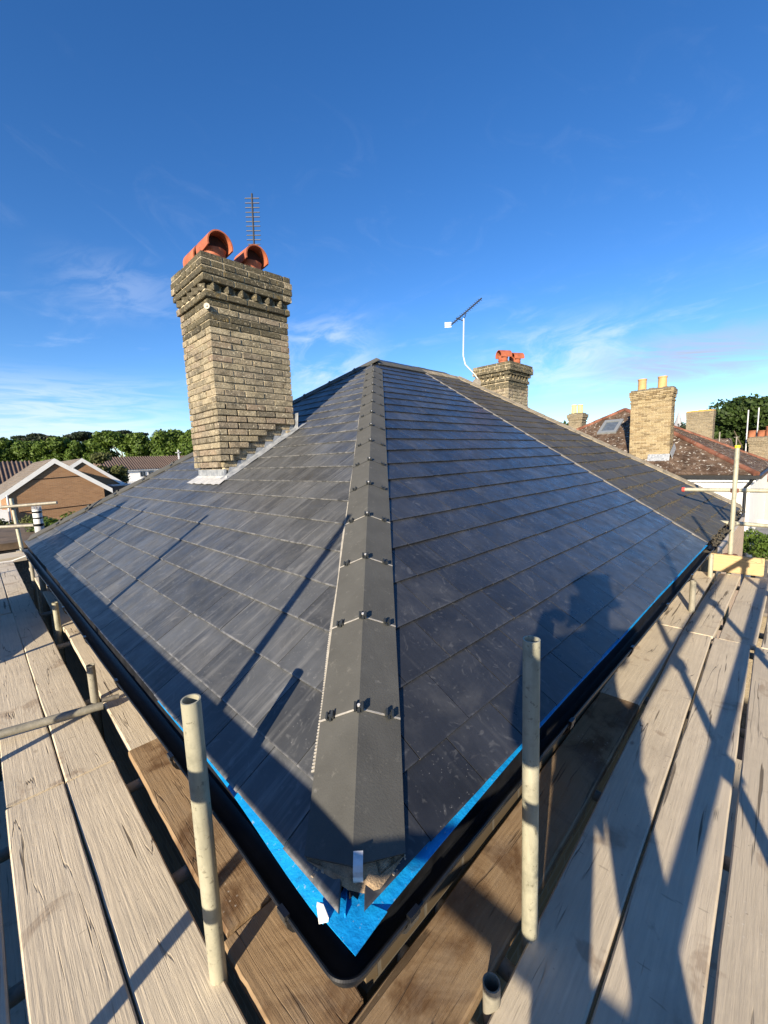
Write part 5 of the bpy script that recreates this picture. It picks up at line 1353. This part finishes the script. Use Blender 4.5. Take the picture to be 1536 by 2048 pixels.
bs = crown_mesh(330, [(random.uniform(-.5, .5), random.uniform(-.5, .5), random.uniform(.2, .6), .30, .8) for _ in range(12)], .05, 3000, LEAF)
b_ = empty('bush', (16.9, .1, -2.5), 'bright green bush beside the white wall at the right edge', 'bush')
o = bpy.data.objects.new('foliage', bs); col.objects.link(o); o.parent = b_; mb = MB(); mb.tube((16.9, .1, -3.4), (16.9, .1, -2.0), .03, n=6); mb.build('stem', BARK, b_)
b_ = empty('bush', (1.15, 14.5, -.75), 'green leafy plant against the brick gable beyond the vent pipe', 'bush')
o = bpy.data.objects.new('foliage', bs); col.objects.link(o); o.parent = b_; o.scale = (1, 1, .7); mb = MB(); mb.tube((1.15, 14.5, -2), (1.15, 14.5, -.5), .03, n=6); mb.build('stem', BARK, b_)
hdg = crown_mesh(331, [(x * .45, random.uniform(-.3, .3), random.uniform(0, .25), .32, .6) for x in range(14)], .05, 4000, LEAF_O)
b_ = empty('hedge', (-5, 17.6, -.75), 'ragged strip of green growth along the outbuilding roof at the far left', 'hedge')
o = bpy.data.objects.new('foliage', hdg); col.objects.link(o); o.parent = b_
# church spire
sp = empty('church_spire', (122.3, 20.7, GZ), 'tiny grey church spire on the skyline beside the cream chimney', 'spire')
mb = MB(); mb.box((121.0, 19.4, GZ), (123.6, 22.0, 5.5)); mb.build('tower', BRICK_DARK, sp); mb = MB(); mb.tube((122.3, 20.7, 5.5), (122.3, 20.7, 9.6), 1.2, .05, n=8); mb.build('spire', simple('grey spire', (0.3, 0.3, 0.32), .8), sp)

# ------------------------------------------------------------------ photographer, behind the camera, whose shadow falls on deck and roof
SKIN = simple('skin', (0.48, 0.28, 0.20), .55, var=.08); CLOTH = simple('dark work jacket', (0.03, 0.035, 0.05), .9, var=.2); TROU = simple('grey work trousers', (0.08, 0.08, 0.09), .9, var=.2); BOOT = simple('brown boots', (0.10, 0.05, 0.03), .7); HAIR = simple('short brown hair', (0.05, 0.03, 0.02), .8)
def skin(name, pts, edges, radii, mat, parent, sub=2, root=0):
    me = bpy.data.meshes.new(name); me.from_pydata([V(p) - W0[parent] for p in pts], edges, [])
    me.materials.append(mat); o = bpy.data.objects.new(name, me); col.objects.link(o); o.parent = parent; W0[o] = W0[parent]
    m1 = o.modifiers.new('skin', 'SKIN'); m1.use_smooth_shade = True
    for i, r in enumerate(radii):
        me.skin_vertices[0].data[i].radius = (r, r); me.skin_vertices[0].data[i].use_root = (i == root)
    m2 = o.modifiers.new('sub', 'SUBSURF'); m2.levels = sub; m2.render_levels = sub; return o
fw = V((cf.x, cf.y, 0)).normalized(); rt = V((fw.y, -fw.x, 0))
F0 = V((-0.80, -0.88, ZB))
pe = empty('person', F0, 'person in a dark jacket standing on the boards and holding up a phone', 'person')
def B(r, f_, z): return F0 + rt * r + fw * f_ + V((0, 0, z))
body = [B(0, 0, 1.00), B(0, .01, 1.18), B(0, -.01, 1.38), B(0, -.01, 1.52), B(0, .02, 1.60), B(0, .04, 1.70), B(0, .04, 1.80),
        B(-.19, -.02, 1.50), B(-.25, .06, 1.22), B(-.12, .36, 1.50), B(-.085, .40, 1.55),
        B(.19, -.02, 1.50), B(.25, .06, 1.22), B(.12, .36, 1.50), B(.085, .40, 1.55),
        B(-.11, 0, .94), B(-.15, .02, .50), B(-.17, -.02, .09), B(-.18, .12, .04), B(.11, 0, .94), B(.15, .02, .50), B(.17, -.02, .09), B(.18, .12, .04)]
be = [(0, 1), (1, 2), (2, 3), (3, 4), (4, 5), (5, 6), (2, 7), (7, 8), (8, 9), (9, 10), (2, 11), (11, 12), (12, 13), (13, 14), (0, 15), (15, 16), (16, 17), (17, 18), (0, 19), (19, 20), (20, 21), (21, 22)]
brd = [.15, .14, .165, .075, .06, .095, .085, .07, .05, .033, .03, .07, .05, .033, .03, .095, .062, .042, .04, .095, .062, .042, .04]
skin('body', body, be, brd, SKIN, pe)
skin('jacket', [B(0, 0, 1.0), B(0, .01, 1.18), B(0, -.01, 1.40), B(0, 0, 1.52), B(-.20, -.02, 1.49), B(-.25, .06, 1.22), B(-.14, .33, 1.48), B(.20, -.02, 1.49), B(.25, .06, 1.22), B(.14, .33, 1.48), B(0, 0, .90)],
     [(0, 1), (1, 2), (2, 3), (2, 4), (4, 5), (5, 6), (2, 7), (7, 8), (8, 9), (0, 10)], [.175, .165, .20, .13, .10, .085, .065, .10, .085, .065, .17], CLOTH, pe)
skin('trousers', [B(0, 0, .98), B(-.11, 0, .92), B(-.15, .02, .50), B(-.17, -.02, .12), B(.11, 0, .92), B(.15, .02, .50), B(.17, -.02, .12)], [(0, 1), (1, 2), (2, 3), (0, 4), (4, 5), (5, 6)], [.16, .115, .082, .065, .115, .082, .065], TROU, pe)
for s_ in (-1, 1): skin('boot', [B(.17 * s_, -.04, .06), B(.175 * s_, .06, .05), B(.18 * s_, .16, .04)], [(0, 1), (1, 2)], [.055, .052, .042], BOOT, pe)
skin('hair', [B(0, .0, 1.80), B(0, .03, 1.84), B(0, -.03, 1.74)], [(0, 1), (0, 2)], [.10, .085, .085], HAIR, pe)
skin('nose', [B(0, .125, 1.74), B(0, .145, 1.715)], [(0, 1)], [.012, .015], SKIN, pe, 1)
for s_ in (-1, 1):
    skin('ear', [B(.098 * s_, .03, 1.745), B(.102 * s_, .02, 1.715)], [(0, 1)], [.016, .013], SKIN, pe, 1)
    mb = MB(); c_ = B(.035 * s_, .128, 1.755); mb.tube(c_ - fw * .004, c_ + fw * .004, .010, n=8); mb.build('eye', BLACKP, pe)
PC = CAM - cf * .022 - cu * .045
ph = MB(); ph.obox(PC, cr * .039, cu * .080, cf * .0045); tag(ph.build('phone', BLACKP, bevel=.002), 'black phone held upright by the person on the boards', 'phone')
for s_ in (-1, 1):
    wr = B(.085 * s_, .40, 1.55); 
    hp = PC + cr * (.058 * s_) - cu * .045 - cf * .02
    skin('palm', [wr, hp], [(0, 1)], [.03, .032], SKIN, pe, 2)
    for k in range(4):
        q = hp + cu * (.030 - k * .020); skin('finger', [q, q + cr * (-.006 * s_) - cf * .010 + cu * .004, PC + cr * (.026 * s_) - cf * .016 + cu * (.0 - k * .020)], [(0, 1), (1, 2)], [.009, .0085, .0075], SKIN, pe, 1)
    skin('thumb', [hp - cu * .02, hp - cu * .045 - cr * (.006 * s_) + cf * .004, PC + cr * (.030 * s_) - cu * .060 - cf * .012], [(0, 1), (1, 2)], [.011, .0105, .009], SKIN, pe, 1)
#CONTINUE
